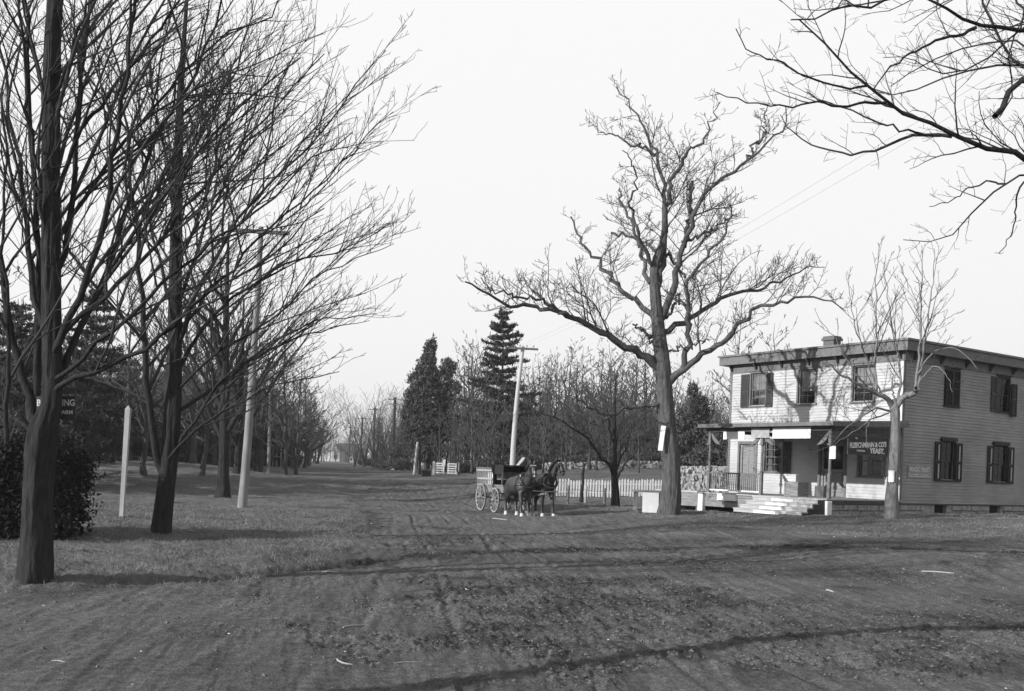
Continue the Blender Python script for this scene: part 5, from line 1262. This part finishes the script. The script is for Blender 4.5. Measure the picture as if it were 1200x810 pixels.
# a stand with a white side left of the oak
bp_ = PT(759, 602, 36.6); bz = zg(bp_[0], bp_[1])
st = empty('counter_stand', (bp_[0], bp_[1], bz), .05, 'small stand with plank top and white front panel left of the oak', 'stand')
MB().box(-.60, .58, -.30, .34, .80, .84).box(-.58, .56, -.28, .32, .76, .799).build('top', M['plank'], st)
MB().box(-.26, .34, -.27, -.25, .02, .755).build('front_panel', M['white'], st)
for x in (-.46, .42):
    for y in (-.22, .22): MB().box(x-.045, x+.045, y-.04, y+.04, -.05, .758).build('leg', M['wood'], st)
MB().box(-.50, .46, -.2, .2, .10, .14).box(-.50, -.27, -.28, .2, .16, .19).build('shelf', M['plank'], st)
# boards and papers on the trees
op = PT(773, 514, 36); r = empty('white_sign', (op[0]+.02, op[1]-.40, op[2]), -.12, 'narrow upright white board nailed to the oak trunk', 'sign')
r.rotation_euler = (0, .10, -.15); MB().cham(-.085, .085, -.012, .012, -.45, .45, .004).build('board', M['white'], r); MB().box(-.085, .085, -.018, -.0125, .40, .45).box(-.085, .085, -.018, -.0125, -.45, -.40).build('batten', M['white'], r)
op = PT(1043, 558, 33.2); r = empty('paper_notice', (op[0]-.05, op[1]-.225, op[2]), -.45, 'torn white paper notice on the pollarded tree', 'notice')
V = []; n = 8
for k in range(n+1):
    a = -.75+1.5*k/n; V += [(math.sin(a)*.14, .13-math.cos(a)*.14, -.2+.02*math.sin(k*2.1)), (math.sin(a)*.14, .13-math.cos(a)*.14, .19+.015*math.sin(k*3.3))]
MB().poly(V, [(2*k, 2*k+2, 2*k+3, 2*k+1) for k in range(n)]).build('sheet', M['white'], r)
# boarding farm sign behind the first trunk
sp = PT(66, 478, 13.69); r = empty('board_sign', (sp[0]+.0, 13.69, sp[2]+.01), 0, 'dark boarding farm sign board hung behind the trunk of the leftmost tree', 'sign')
r.rotation_euler = (0, -.04, 0)
MB().box(-.27, .27, -.012, .012, -.17, .15).build('board', M['signface'], r)
RS = basis((1, 0, 0), (0, 0, 1))
text_mesh('BOARDING', .125, .002, M['letter_dim'], r, (0, -.015, .055), RS, off=.003, sx=.82)
text_mesh('FARM', .075, .002, M['letter_dim'], r, (.14, -.015, -.075), RS, off=.002)
# ------------------------------------------------------------------ fences, stone wall, gate, posts
def P0(u, v, D): p = PT(u, v, D); return p[0], D
fx0, _ = P0(648, 583, 48); fx1, _ = P0(783, 583, 48)
pf_ = empty('picket_fence', (fx0, 48, zg(fx0, 48)), 0, 'whitewashed picket fence between the horses and the oak', 'fence')
b = MB(); x = 0; rr = random.Random(2); n = 0; posts = []
while x < fx1-fx0+.4:
    z = zg(fx0+x, 48)-zg(fx0, 48); h = .88+rr.uniform(-.03, .03); tl = rr.uniform(-.012, .012); w = .082
    b.poly([(x, -.012, z+.04), (x+w, -.012, z+.04), (x+w+tl, -.012, z+h-.06), (x+w/2+tl, -.012, z+h), (x+tl, -.012, z+h-.06), (x, .012, z+.04), (x+w, .012, z+.04), (x+w+tl, .012, z+h-.06), (x+w/2+tl, .012, z+h), (x+tl, .012, z+h-.06)],
           [(0, 1, 2, 3, 4), (9, 8, 7, 6, 5), (0, 5, 6, 1), (1, 6, 7, 2), (2, 7, 8, 3), (3, 8, 9, 4), (4, 9, 5, 0)])
    if n % 16 == 0: posts.append((x, z))
    n += 1; x += w+rr.uniform(.048, .062)
b.build('picket_panel', M['fence'], pf_)
for x, z in posts: MB().box(x-.05, x+.05, .055, .155, z-.3, z+.84).build('post', M['fence'], pf_)
for hz in (.24, .66): MB().bar((0, .034, posts[0][1]+hz), (fx1-fx0+.4, .034, posts[-1][1]+hz), .04, .07).build('rail', M['fence'], pf_)
# low posts with wire
ws = []
for k, (u, v0, v1, D, r, m) in enumerate([(665.5, 588, 569, 43.5, .05, 'wood'), (686, 592, 569.5, 42.3, .055, 'stake'), (708, 594, 572, 41.8, .06, 'wood'), (650, 583, 566, 45, .045, 'wood')]):
    a = PT(u, v0, D); t = PT(u+.6, v1, D); z = zg(a[0], D)
    o = empty('fence_post', (a[0], D, z), 0, ['thin weathered fence post nearest the right horse', 'pale middle post of the low wire fence', 'right-hand post of the low wire fence by the small forked tree', 'short post half hidden behind the right horse'][k], 'post')
    MB().tube([(0, 0, -.2), (0, 0, .3), (.02, 0, t[2]-z-.02), (.02, 0, t[2]-z)], [r, r, r*.95, r*.7], 8).build('post', M[m], o); ws.append((a[0], D, z+(t[2]-z)*.8))
a = PT(681, 590, 44.5); t = PT(683.5, 544, 44.5); z = zg(a[0], 44.5)
o = empty('gnarled_post', (a[0], 44.5, z), 0, 'tall dark gnarled post standing before the picket fence', 'post')
MB().tube([(0, 0, -.2), (.0, 0, .4), (.05, 0, .9), (.02, 0, 1.3), (.08, 0, t[2]-z)], [.09, .08, .065, .07, .05], 8).tube([(.02, 0, 1.45), (.14, .02, t[2]-z+.04), (.26, .03, t[2]-z+.02)], [.04, .03, .02], 6).build('post', M['bark_dark'], o)
wire(ws[0], ws[1], .02, .006, 'wire between low posts by the horses', 'fence wires by the horses'); wire(ws[1], ws[2], .02, .006, 'wire between low posts by the small forked tree', 'fence wires by the horses')
# rubble stone wall behind the porch
def stones(name, x0, x1, y, hh, n, m, label, seed, slope=.5):
    rg = np.random.default_rng(seed); X = rg.uniform(x0, x1, n); t = rg.random(n); Z = np.zeros(n); zb = height0(X, np.full(n, y)); Z = zb+t*hh*(1+.0*X); Y = y+t*slope*hh+rg.normal(0, .06, n)
    R = rg.uniform(.07, .17, n); D = []
    base = [(-.8, -.8, -.6), (.8, -.8, -.6), (.8, .8, -.6), (-.8, .8, -.6), (-.7, -.7, .6), (.7, -.7, .6), (.7, .7, .6), (-.7, .7, .6)]
    V = np.zeros((n, 8, 3)); an = rg.uniform(0, PI, n)
    for k, q in enumerate(base):
        o = np.array(q)*R[:, None]*rg.uniform(.75, 1.3, (n, 3)); V[:, k, 0] = X+o[:, 0]*np.cos(an)-o[:, 1]*np.sin(an); V[:, k, 1] = Y+o[:, 0]*np.sin(an)+o[:, 1]*np.cos(an); V[:, k, 2] = Z+o[:, 2]
    F = np.array([(0, 3, 2, 1), (4, 5, 6, 7), (0, 1, 5, 4), (1, 2, 6, 5), (2, 3, 7, 6), (3, 0, 4, 7)]); F = (np.arange(n)[:, None, None]*8+F[None]).reshape(-1, 4)
    return tag(link(np_mesh(name, V.reshape(-1, 3), F, M[m], False), name), label, 'stone wall')
xa = P0(790, 575, 51)[0]; xb = P0(905, 575, 51)[0]
stones('stone_wall', xa, xb, 51, 1.35, 1500, 'rubble', 'pale rubble stone wall seen behind the left end of the porch', 3)
xa = P0(640, 560, 66)[0]; xb = P0(792, 560, 66)[0]
stones('stone_wall', xa, xb, 72, .45, 420, 'stone', 'long low field-stone wall on the rise behind the picket fence', 4)
# white bar gate
def gate(u0, u1, v0, v1, D, label):
    a = PT(u0, v1, D); c = PT(u1, v1, D); z = zg(a[0], D); w = c[0]-a[0]; h = PT(u0, v0, D)[2]-z
    g = empty('bar_gate', (a[0], D, z), 0, label, 'gate')
    for x in (0, w): MB().cham(x-.09, x+.09, -.09, .09, -.2, h+.15, .01).build('post', M['stake'], g)
    b = MB()
    for k in range(5): zz = .12+(h-.16)*k/4; b.box(.1, w*.5-.12, -.03, .0, zz, zz+.09).box(w*.5+.12, w-.1, -.03, .0, zz, zz+.09)
    for x in (.1, w*.5-.22, w*.5+.12, w-.2): b.box(x, x+.1, .001, .03, .08, h)
    b.build('bar_panel', M['fence'], g)
gate(508, 536.5, 543, 557, 75, 'white five-bar double gate at the edge of the wood right of the road')
def simple_post(name, u0, v0, u1, v1, D, r, m, label):
    a = PT(u0, v0, D); t = PT(u1, v1, D); z = zg(a[0], D); o = empty(name, (a[0], D, z), 0, label, 'post')
    MB().tube([(0, 0, -.3), ((t[0]-a[0])*.5, 0, (t[2]-z)*.5), (t[0]-a[0], 0, t[2]-z-.04), (t[0]-a[0], 0, t[2]-z)], [r, r*.95, r*.85, r*.6], 8).build('post', M[m], o)
simple_post('leaning_post', 485, 561, 489.5, 518, 82, .13, 'stake', 'pale leaning post beside the black one right of the road')
simple_post('black_post', 491.5, 562, 491, 518, 82.5, .14, 'black', 'black upright post against the pale leaning post')
simple_post('fence_post', 562.5, 561, 562.5, 546, 70, .06, 'stake', 'lone pale post in the grass behind the wagon')
simple_post('fence_post', 299, 564, 297.5, 530, 78, .14, 'black', 'dark stump-like post behind the leaning telegraph pole')
# white stake on the lawn
a = PT(142, 613, 26); t = PT(150.5, 475, 26); z = zg(a[0], 26); o = empty('white_stake', (a[0], 26, z), 0, 'tall whitewashed leaning stake on the left lawn', 'post')
dx = t[0]-a[0]; H = t[2]-z
MB().poly([(-.05, -.05, -.3), (.05, -.05, -.3), (.05, .05, -.3), (-.05, .05, -.3), (dx-.065, -.06, H-.1), (dx+.065, -.06, H-.1), (dx+.065, .06, H-.1), (dx-.065, .06, H-.1), (dx, 0, H)],
          [(0, 3, 2, 1), (0, 1, 5, 4), (1, 2, 6, 5), (2, 3, 7, 6), (3, 0, 4, 7), (4, 5, 8), (5, 6, 8), (6, 7, 8), (7, 4, 8)]).build('post', M['stake'], o)
# dark box by the verge
a = PT(499, 567, 68); o = empty('dark_box', (a[0], 68, zg(a[0], 68)), .2, 'small dark wooden box on the right verge below the cedar', 'box')
MB().cham(-.3, .3, -.25, .25, 0, .42, .02).build('box', M['black'], o); MB().box(-.33, .33, -.28, .28, .421, .45).build('lid', M['wood'], o)
# far pale rail fence
a = P0(458, 550, 118)[0]; c = P0(484, 556, 96)[0]; o = empty('rail_fence', (a, 118, zg(a, 118)), 0, 'far pale paling fence running to the cedar', 'fence'); b = MB(); q = MB()
for k in range(46):
    t = k/45; x = (c-a)*t; y = (96-118)*t; z = zg(a+x, 118+y)-zg(a, 118); b.box(x-.05, x+.05, y-.02, y+.02, z, z+1.05)
b.build('paling_panel', M['stake'], o)
for k in range(5):
    t = k/4; x = (c-a)*t; y = (96-118)*t; z = zg(a+x, 118+y)-zg(a, 118); MB().box(x-.07, x+.07, y+.03, y+.15, z-.2, z+1.15).build('post', M['stake'], o)
# hitching rail left
a = PT(319, 556, 92); o = empty('hitching_rail', (a[0], 92, zg(a[0], 92)), 0, 'small pale hitching rail beside the smallest left telegraph pole', 'rail')
for x in (0, .75): MB().tube([(x, 0, -.2), (x, 0, 1.9)], [.07, .06], 8).build('post', M['stake'], o)
MB().tube([(0, -.05, .95), (.75, -.05, .95)], .05, 6).build('bar', M['stake'], o)
# ------------------------------------------------------------------ houses far off
def house(name, u, v, D, w, d, h, roofh, yaw, wall, label, gable_front=False, chim=True, wins=(), por=False):
    p = PT(u, v, D); z = zg(p[0], D); r = empty(name, (p[0], D, z), yaw, label, 'house')
    MB().box(-w/2, w/2, -d/2, d/2, -.5, h).build('wall', M[wall], r)
    e = .35
    if gable_front:
        V = [(-w/2-e, -d/2-e, h-.15), (0, -d/2-e, h+roofh), (w/2+e, -d/2-e, h-.15), (-w/2-e, d/2+e, h-.15), (0, d/2+e, h+roofh), (w/2+e, d/2+e, h-.15)]
        rf = MB().poly(V, [(0, 1, 4, 3), (1, 2, 5, 4), (0, 3, 5, 2)]).build('roof', M['farroof'], r)
        MB().poly([(-w/2, -d/2-e-.02, h-.1), (w/2, -d/2-e-.02, h-.1), (0, -d/2-e-.02, h+roofh-.3)], [(0, 1, 2)]).build('gable', M[wall], r)
    else:
        V = [(-w/2-e, -d/2-e, h-.1), (w/2+e, -d/2-e, h-.1), (w/2+e, d/2+e, h-.1), (-w/2-e, d/2+e, h-.1), (-w/2-e, 0, h+roofh), (w/2+e, 0, h+roofh)]
        rf = MB().poly(V, [(0, 1, 5, 4), (2, 3, 4, 5), (0, 4, 3), (1, 2, 5), (0, 3, 2, 1)]).build('roof', M['farroof'], r)
    if chim: MB().box(w*.2, w*.2+.7, -.35, .35, h+roofh*.4, h+roofh+1.0).build('chimney', M['brick'], rf)
    for x, z0, ww, hh in wins:
        f = MB().box(x-ww/2-.08, x+ww/2+.08, -d/2-.04, -d/2-.005, z0-.08, z0+hh+.08).build('window', M['stake'], r); MB().box(x-ww/2, x+ww/2, -d/2-.06, -d/2-.042, z0, z0+hh).build('pane', M['dark'], f)
    if por:
        MB().box(-w/2, w/2, -d/2-2.2, -d/2-.01, h*.52, h*.52+.15).build('porch_roof', M['farroof'], r)
        for x in np.linspace(-w/2+.2, w/2-.2, 4): MB().box(x-.08, x+.08, -d/2-2.1, -d/2-1.94, -.3, h*.52).build('porch_post', M['stake'], r)
    return r
house('white_house', 396, 545, 410, 3.4, 8, 4.6, 2.6, -.1, 'slat_pale', 'small white gabled house front far down the road', True, False, ((0, 1.2, 1.6, 1.6),))
house('dark_house', 408, 545, 420, 7.6, 8, 4.4, 3.6, -.05, 'plank', 'far dark-roofed house adjoining the white gable', False, True, ((-1.6, 1, 1, 1.4), (1.6, 1, 1, 1.4)))
house('white_shed', 414.5, 545, 400, 3.4, 3, 2.4, .7, 0, 'stake', 'little white shed below the far dark-roofed house', False, False, ((-.9, .6, .8, 1.2),))
house('farmhouse', 150, 530, 86, 11, 7, 3.4, 3.0, .12, 'wood', 'dark farmhouse with a low porch beyond the lawn on the left', False, True, ((-4.2, 1.0, 1.2, 1.6), (-1, 1.0, 1., 1.6), (2.4, 1.0, 1., 1.6)), True)
house('grey_barn', 655, 548, 104, 9, 6, 3.4, 2.6, .3, 'wood', 'dark low barn half hidden in the wood right of the leaning pole', False, False, ((-2, 1, 1, 1.),))
house('white_outbuilding', 772, 548, 92, 4, 4, 3., 1.4, .1, 'wood', 'low outbuilding showing between trees just left of the oak trunk', False, False, ((0, 1, .8, 1),))
# ------------------------------------------------------------------ horses and wagon
TH = math.radians(22); FW = np.array([math.sin(TH), -math.cos(TH)]); RZ = math.atan2(FW[1], FW[0])
def skin_mesh(name, verts, edges, radii, m, sub=2, root=0):
    me = bpy.data.meshes.new(name); me.from_pydata(verts, edges, []); o = bpy.data.objects.new('tmp', me); COL.objects.link(o)
    sk = o.modifiers.new('s', 'SKIN'); sk.use_smooth_shade = True
    for i, r in enumerate(radii):
        v = me.skin_vertices[0].data[i]; v.radius = r if hasattr(r, '__len__') else (r, r); v.use_root = (i == root)
    sb = o.modifiers.new('b', 'SUBSURF'); sb.levels = sub; sb.render_levels = sub
    bpy.context.view_layer.update()
    out = bpy.data.meshes.new_from_object(o.evaluated_get(bpy.context.evaluated_depsgraph_get())); bpy.data.objects.remove(o)
    out.name = name; out.materials.clear(); out.materials.append(m); out.polygons.foreach_set('use_smooth', [True]*len(out.polygons)); return out
def horse(cx, cy, coat, label, headturn=0., pose=(0, 0, 0, 0), headup=0., blaze=True):
    z = zg(cx, cy); r = empty('horse', (cx, cy, z), RZ, label, 'horse', None)
    ht = headturn; hu = headup
    def rot(x, y): # turn the head about the neck root
        c, s = math.cos(ht), math.sin(ht); return .85+(x-.85)*c-y*s, (x-.85)*s+y*c
    V = []; E = []; R = []
    def add(p, rad, par=None):
        V.append(p); R.append(rad)
        if par is not None: E.append((par, len(V)-1))
        return len(V)-1
    mid = add((0, 0, 1.10), (.29, .31)); ch = add((.40, 0, 1.10), (.26, .32), mid); sh = add((.66, 0, 1.14), (.20, .27), ch)
    hp = add((-.42, 0, 1.15), (.28, .31), mid); rp = add((-.74, 0, 1.16), (.22, .25), hp)
    n1 = add((.82, 0, 1.34), (.15, .27), sh); x, y = rot(.99, 0); n2 = add((x, y, 1.58+hu*.5), (.12, .21), n1); x, y = rot(1.12, 0); n3 = add((x, y, 1.76+hu), (.10, .15), n2)
    x, y = rot(1.30, 0); h1 = add((x, y, 1.72+hu), (.095, .13), n3); x, y = rot(1.40, 0); h2 = add((x, y, 1.53+hu), (.075, .095), h1); x, y = rot(1.47, 0); h3 = add((x, y, 1.37+hu), (.065, .07), h2)
    hooves = []
    for k, s in enumerate((-1, 1)):
        p = pose[k]
        a = add((.56, s*.17, .88), (.11, .15), ch); q = a
        for px_, z_, r_ in ((.58+p*.22, .70, .075), (.60+p*.42, .52, .063), (.59+p*.55, .34, .042), (.585+p*.68, .18, .052), (.63+p*.74, .095, .042), (.655+p*.78, .03, .062)): q = add((px_, s*.175, z_), (r_, r_*1.1), q)
        hooves.append((.655+p*.78, s*.175))
    for k, s in enumerate((-1, 1)):
        p = pose[2+k]
        a = add((-.50, s*.17, .88), (.15, .22), hp); q = a
        for px_, z_, r_ in ((-.58+p*.2, .71, .10), (-.78+p*.4, .54, .066), (-.745+p*.55, .35, .045), (-.72+p*.68, .18, .053), (-.68+p*.74, .095, .043), (-.655+p*.78, .03, .062)): q = add((px_, s*.175, z_), (r_, r_*1.15), q)
        hooves.append((-.655+p*.78, s*.175))
    body = skin_mesh('body', V, E, R, M[coat]); bo = link(body, 'body', r)
    # ears join the body mesh
    eb = MB()
    for s in (-1, 1):
        x, y = rot(1.17, s*.065); eb.tube([(x, y, 1.84+hu), (x+.01, y+s*.01, 1.92+hu), (x+.03, y+s*.015, 2.0+hu)], [.035, .035, .006], 6)
    n0 = len(body.vertices)
    import bmesh
    bm = bmesh.new(); bm.from_mesh(body); vs = [bm.verts.new(v) for v in eb.V]
    for f in eb.F:
        try: bm.faces.new([vs[i] for i in f])
        except ValueError: pass
    bm.to_mesh(body); bm.free()
    mn = MB()
    mp = [(*rot(q, s_), z_) for q, s_, z_ in ((.78, 0, 1.50), (.86, .015, 1.66+hu*.3), (.97, .02, 1.79+hu*.7), (1.08, .01, 1.87+hu), (1.19, 0, 1.86+hu))]; mn.tube(mp, [.03, .06, .06, .055, .03], 8)
    mq = [(*rot(q, s_), z_) for q, s_, z_ in ((.84, -.10, 1.56), (.93, -.13, 1.66+hu*.4), (1.02, -.12, 1.76+hu*.8), (1.12, -.09, 1.84+hu))]; mn.tube(mq, [.03, .06, .055, .03], 8); link_m = mn.build('mane', M['mane'], r, True)
    x, y = rot(1.33, 0)
    for s in (-1, 1):
        ex, ey = rot(1.29, s*.098); MB().ring((ex, ey, 1.70+hu), (0, 1, 0), .012, .012, 8, 5).build('eye', M['iron'], r, True)
    MB().tube([(-.93, 0, 1.22), (-1.03, 0, 1.05), (-1.05, 0, .8), (-1.03, .02, .5), (-1.0, .03, .38)], [.045, .07, .085, .07, .02], 8).build('tail', M['mane'], r, True)
    for hx, hy in hooves: MB().tube([(hx+.01, hy, -.02), (hx+.01, hy, .03), (hx-.005, hy, .085), (hx-.02, hy, .12)], [.082, .080, .062, .056], 10).build('hoof', M['strap'], r, True)
    if blaze:
        a = rot(1.405, 0); b_ = rot(1.47, 0); c_ = rot(1.52, 0)
        MB().tube([(a[0], a[1], 1.70+hu), (b_[0], b_[1], 1.54+hu), (c_[0], c_[1], 1.42+hu)], [.02, .025, .02], 6).build('blaze', M['strap'], r, True)
    # harness
    hs = MB(); hs.ring((.74, 0, 1.26), (.80, 0, .45), .275, .045, 20, 6).ring((.32, 0, 1.09), (1, 0, 0), .325, .014, 20, 4, 1.8).ring((-.22, 0, 1.11), (1, 0, 0), .305, .012, 20, 4, 1.8)
    for s in (-1, 1): hs.bar((.75, s*.26, 1.12), (-.55, s*.29, 1.02), .02, .045)
    hs.build('harness', M['leather'], r, True)
    bs = MB()
    for s in (-1, 1): bs.bar((.66, s*.25, 1.46), (.80, s*.24, 1.14), .025, .04)
    bs.bar((.62, -.05, 1.50), (.78, .05, 1.58), .04, .02); bs.build('collar_strap', M['strap'], r)
    br = MB(); a = rot(1.22, 0)
    ra = rot(1.31, -.10); rb_ = rot(1.31, .10); br.bar((ra[0], ra[1], 1.815+hu), (rb_[0], rb_[1], 1.815+hu), .03, .03)
    br.build('browband', M['strap'], r)
    bd = MB(); n = rot(1.43, 0); d = Vector((.35, 0, -.9)); bd.ring((n[0], n[1], 1.50+hu), (.35*math.cos(ht), .35*math.sin(ht), -.9), .10, .014, 14, 4)
    for s in (-1, 1):
        p1 = rot(1.31, s*.118); bd.box(p1[0]-.05, p1[0]+.05, p1[1]-.008, p1[1]+.008, 1.64+hu, 1.76+hu); p2 = rot(1.42, s*.1); bd.bar((p1[0], p1[1], 1.66+hu), (p2[0], p2[1], 1.50+hu), .015, .025); bd.bar((p2[0], p2[1], 1.5+hu), (.6, s*.2, 1.42), .012, .02)
    bd.build('bridle', M['leather'], r)
    r.scale = (1.07, 1.07, 1.07)
    return r
LAT = np.array([FW[1]*-1, FW[0]])  # to the picture's right
LAT = np.array([math.cos(TH), math.sin(TH)])
hl = np.array([.46, 37.35]); hr = hl+LAT*.80+FW*.22
horse(*hl, 'horse_lit', 'brown horse on the wagon side with pale blaze and lowered head', -.10, (.12, -.10, -.08, .15), -.02)
horse(*hr, 'horse', 'nearly black horse with raised head, the right one of the team', .30, (-.05, .16, .12, -.1), .10, False)
mid = (hl+hr)/2-FW*2.15+LAT*.12
wg = empty('farm_wagon', (mid[0], mid[1], zg(mid[0], mid[1])), RZ, 'farm wagon with slatted stake sides, pale wheels and a dark front cover', 'wagon')
def wheel(x, y, R, lab=None):
    ax = (0, 1, 0); t = MB().ring((x, y, R), ax, R-.035, .030, 28, 6, 1.1).build('wheel', M['stake'], wg, True)
    MB().ring((x, y, R), ax, R-.006, .014, 28, 4, 2.6).build('tyre', M['wood'], t, True)
    s = MB()
    for k in range(12): a = 2*PI*k/12; s.bar((x+.05*math.cos(a), y, R+.05*math.sin(a)), (x+(R-.05)*math.cos(a), y+(.03 if y > 0 else -.03), R+(R-.05)*math.sin(a)), .032, .038)
    s.build('spoke_set', M['pole'], t)
    MB().tube([(x, y-.13, R), (x, y-.09, R), (x, y+.09, R), (x, y+.13, R)], [.05, .09, .09, .05], 12).build('hub', M['wagon'], t, True)
for x, R in ((0, .50), (-1.55, .56)):
    for y in (-.70, .70): wheel(x, y, R)
    MB().bar((x, -.7, R), (x, .7, R), .07).build('axle', M['wood'], wg)
b = MB().box(-2.35, .55, -.55, .55, .80, .86)
for s in (-1, 1): b.box(-2.35, .55, s*.55-.015, s*.55+.015, .80, 1.04).box(-2.38, .58, s*.58-.02, s*.58+.02, 1.05, 1.10)
b.box(-2.37, -2.34, -.55, .55, .8, 1.1).box(.54, .57, -.55, .55, .8, 1.1).build('box_body', M['wagon'], wg)
MB().bar((-1.55, 0, .58), (0, 0, .62), .08).bar((-1.55, 0, .72), (-1.55, 0, .80), .5, .1).bar((0, -.45, .70), (0, .45, .70), .1, .16).build('running_gear', M['wood'], wg)
for s in (-1, 1):
    st_ = MB()
    for x in np.arange(-2.3, -.55, .20): st_.bar((x, s*.57, 1.0), (x-.02, s*.63, 1.78), .05, .025)
    q = st_.build('stake_side', M['stake'], wg)
    MB().bar((-2.35, s*.60, 1.32), (-.6, s*.60, 1.32), .02, .07).bar((-2.35, s*.63, 1.66), (-.6, s*.63, 1.66), .02, .06).build('side_rail', M['stake'], q)
MB().bar((.3, 0, .62), (3.5, 0, .90), .07).bar((.75, -.75, .66), (.75, .75, .66), .06, .08).tube([(3.35, -.5, .98), (3.35, 0, .95), (3.35, .5, .98)], .025, 6).build('draught_pole', M['wood'], wg)
cv = MB().box(-.62, .42, -.60, .60, 1.86, 1.90)
for s in (-1, 1): cv.box(-.62, .42, s*.585-.012, s*.585+.012, 1.52, 1.858)
cv.box(-.62, -.60, -.57, .57, 1.10, 1.858).build('front_cover', M['wagon_dark'], wg)
for x in (-.58, .40):
    for y in (-.56, .56): MB().bar((x, y, 1.08), (x, y, 1.86), .045).build('cover_post', M['wood'], wg)
MB().box(-.35, .05, -.48, .48, 1.30, 1.35).box(-.40, -.35, -.48, .48, 1.30, 1.62).build('seat', M['wood'], wg)
def cargo(x, y, z, a, c, h, m, label, rz=0):
    px = mid+FW*x+np.array([-FW[1], FW[0]])*y; o = empty('wooden_box', (px[0], px[1], zg(mid[0], mid[1])+z), RZ+rz, label, 'box')
    MB().cham(-a, a, -c, c, 0, h, .01).build('box', M[m], o); MB().box(-a-.01, a+.01, -c-.01, c+.01, h, h+.02).build('lid', M[m], o)
cargo(-1.0, -.30, .87, .27, .22, .72, 'white', 'white box loaded in the wagon behind the front cover')
cargo(-.98, .28, .87, .24, .20, .80, 'stake', 'pale upright box in the wagon beside the white one')
cargo(-1.8, -.1, .87, .35, .35, .55, 'plank', 'weathered box at the back of the wagon')
# white paper stuck up on the cover
px = mid+FW*.35; o = empty('white_placard', (px[0]+.12, px[1], zg(mid[0], mid[1])+1.90), RZ, 'small white slanting placard on top of the wagon cover', 'placard')
o.rotation_euler = (0, 0, .2); MB().poly([(-.10, -.01, 0), (.02, -.01, 0), (.26, -.01, .30), (.16, -.01, .34), (-.10, .01, 0), (.02, .01, 0), (.26, .01, .30), (.16, .01, .34)], [(0, 1, 2, 3), (7, 6, 5, 4), (0, 4, 5, 1), (1, 5, 6, 2), (2, 6, 7, 3), (3, 7, 4, 0)]).build('board', M['white'], o)
for s, hc in ((-1, hl), (1, hr)): # reins from the seat to each horse's bit
    a_ = np.array([*(mid+FW*.3), zg(*mid)+1.55]); b_ = np.array([*(hc+FW*.6-LAT*.15), zg(*mid)+1.62]); c_ = np.array([*(hc+FW*1.45), zg(*mid)+1.66])
    t_ = resample(np.array([a_, (a_+b_)/2-np.array([0, 0, .06]), b_, c_]), 12)
    tag(link(tubes('rein', [(t_[None], np.full((1, 12), .012), 5)], M['leather']), 'rein'), 'dark rein running from the wagon seat to the %s horse' % ('brown' if s < 0 else 'nearly black'), 'rein', 'reins of the wagon team')
# distant buggy
a = PT(343, 548, 108); o = empty('buggy', (a[0], 108, zg(a[0], 108)), -1.3, 'distant hooded buggy on the left edge of the road', 'buggy')
V = []; n = 8
for k in range(n+1):
    t = PI*.5*k/n+.1
    for y in (-.6, .6): V.append((-.1-.75*math.cos(t)*(1), y, 1.0+.75*math.sin(t)))
MB().poly(V, [(2*k, 2*k+1, 2*k+3, 2*k+2) for k in range(n)]).poly([(-.1, .6, 1.0)]+[V[2*k+1] for k in range(n+1)], [tuple(range(n+2))]).poly([(-.1, -.6, 1.0)]+[V[2*k] for k in range(n+1)], [tuple(range(n+1, -1, -1))]).build('hood', M['wagon'], o)
MB().cham(-.9, .6, -.55, .55, .6, 1.0, .03).build('body', M['black'], o)
for x, y in ((-.6, -.7), (-.6, .7), (.6, -.7), (.6, .7)):
    t = MB().ring((x, y, .48), (0, 1, 0), .45, .03, 18, 5).build('wheel', M['black'], o); s = MB()
    for k in range(8): an = 2*PI*k/8; s.bar((x, y, .48), (x+.44*math.cos(an), y, .48+.44*math.sin(an)), .03)
    s.build('spoke_set', M['black'], t)
# ------------------------------------------------------------------ sticks and scraps on the dirt
def stick(u, v, u2, v2, r, label, bend=.1, m='stick'):
    def gp(u, v):
        D = 10.
        for _ in range(30): p = PT(u, v, D); zz = zg(p[0], D); rz_ = ray(u, v)[1]; D = max(4, min(60, (zz+.0-EYE)/rz_))
        return PT(u, v, D)
    a, c = gp(u, v), gp(u2, v2); o = empty('stick', a, 0, label, 'stick'); d = c-a; L = np.linalg.norm(d); nrm = np.array([-d[1], d[0], 0])/L
    q = [a*0+d*t+nrm*bend*L*4*t*(1-t)+np.array([0, 0, r*.8+.004*math.sin(t*5)]) for t in np.linspace(0, 1, 7)]
    MB().tube(q, [r*.8, r, r, r*1.1, r, r*.9, r*.6], 6).build('branch', M[m], o)
stick(395, 773, 413, 779, .008, 'short bright curved stick near the bottom centre-left of the dirt', -.25)
stick(402, 736, 428, 733, .010, 'straight pale stick lying on the dirt above the short curved one', .05)
stick(462, 778, 495, 776, .006, 'thin pale twig on the dirt left of the long shadow', .03)
stick(1080, 670, 1118, 672, .010, 'long pale branch on the rough dirt at the right', .05)
stick(378, 671, 397, 671, .012, 'pale broken branch in the rut at the edge of the lawn', .1)
stick(968, 692, 977, 694, .012, 'flat white scrap of wood in the middle right of the dirt', 0)
stick(540, 690, 549, 692, .012, 'whitish scrap lying in the middle of the crossing', 0)
stick(577, 608, 594, 609.5, .015, 'white scrap on the road below the wagon wheels', 0)
stick(60, 775, 76, 776, .004, 'pale twig on the dirt near the bottom left corner', .1)
stick(600, 761, 625, 757, .008, 'dark twig on the dirt near the bottom centre', .1, 'wood')
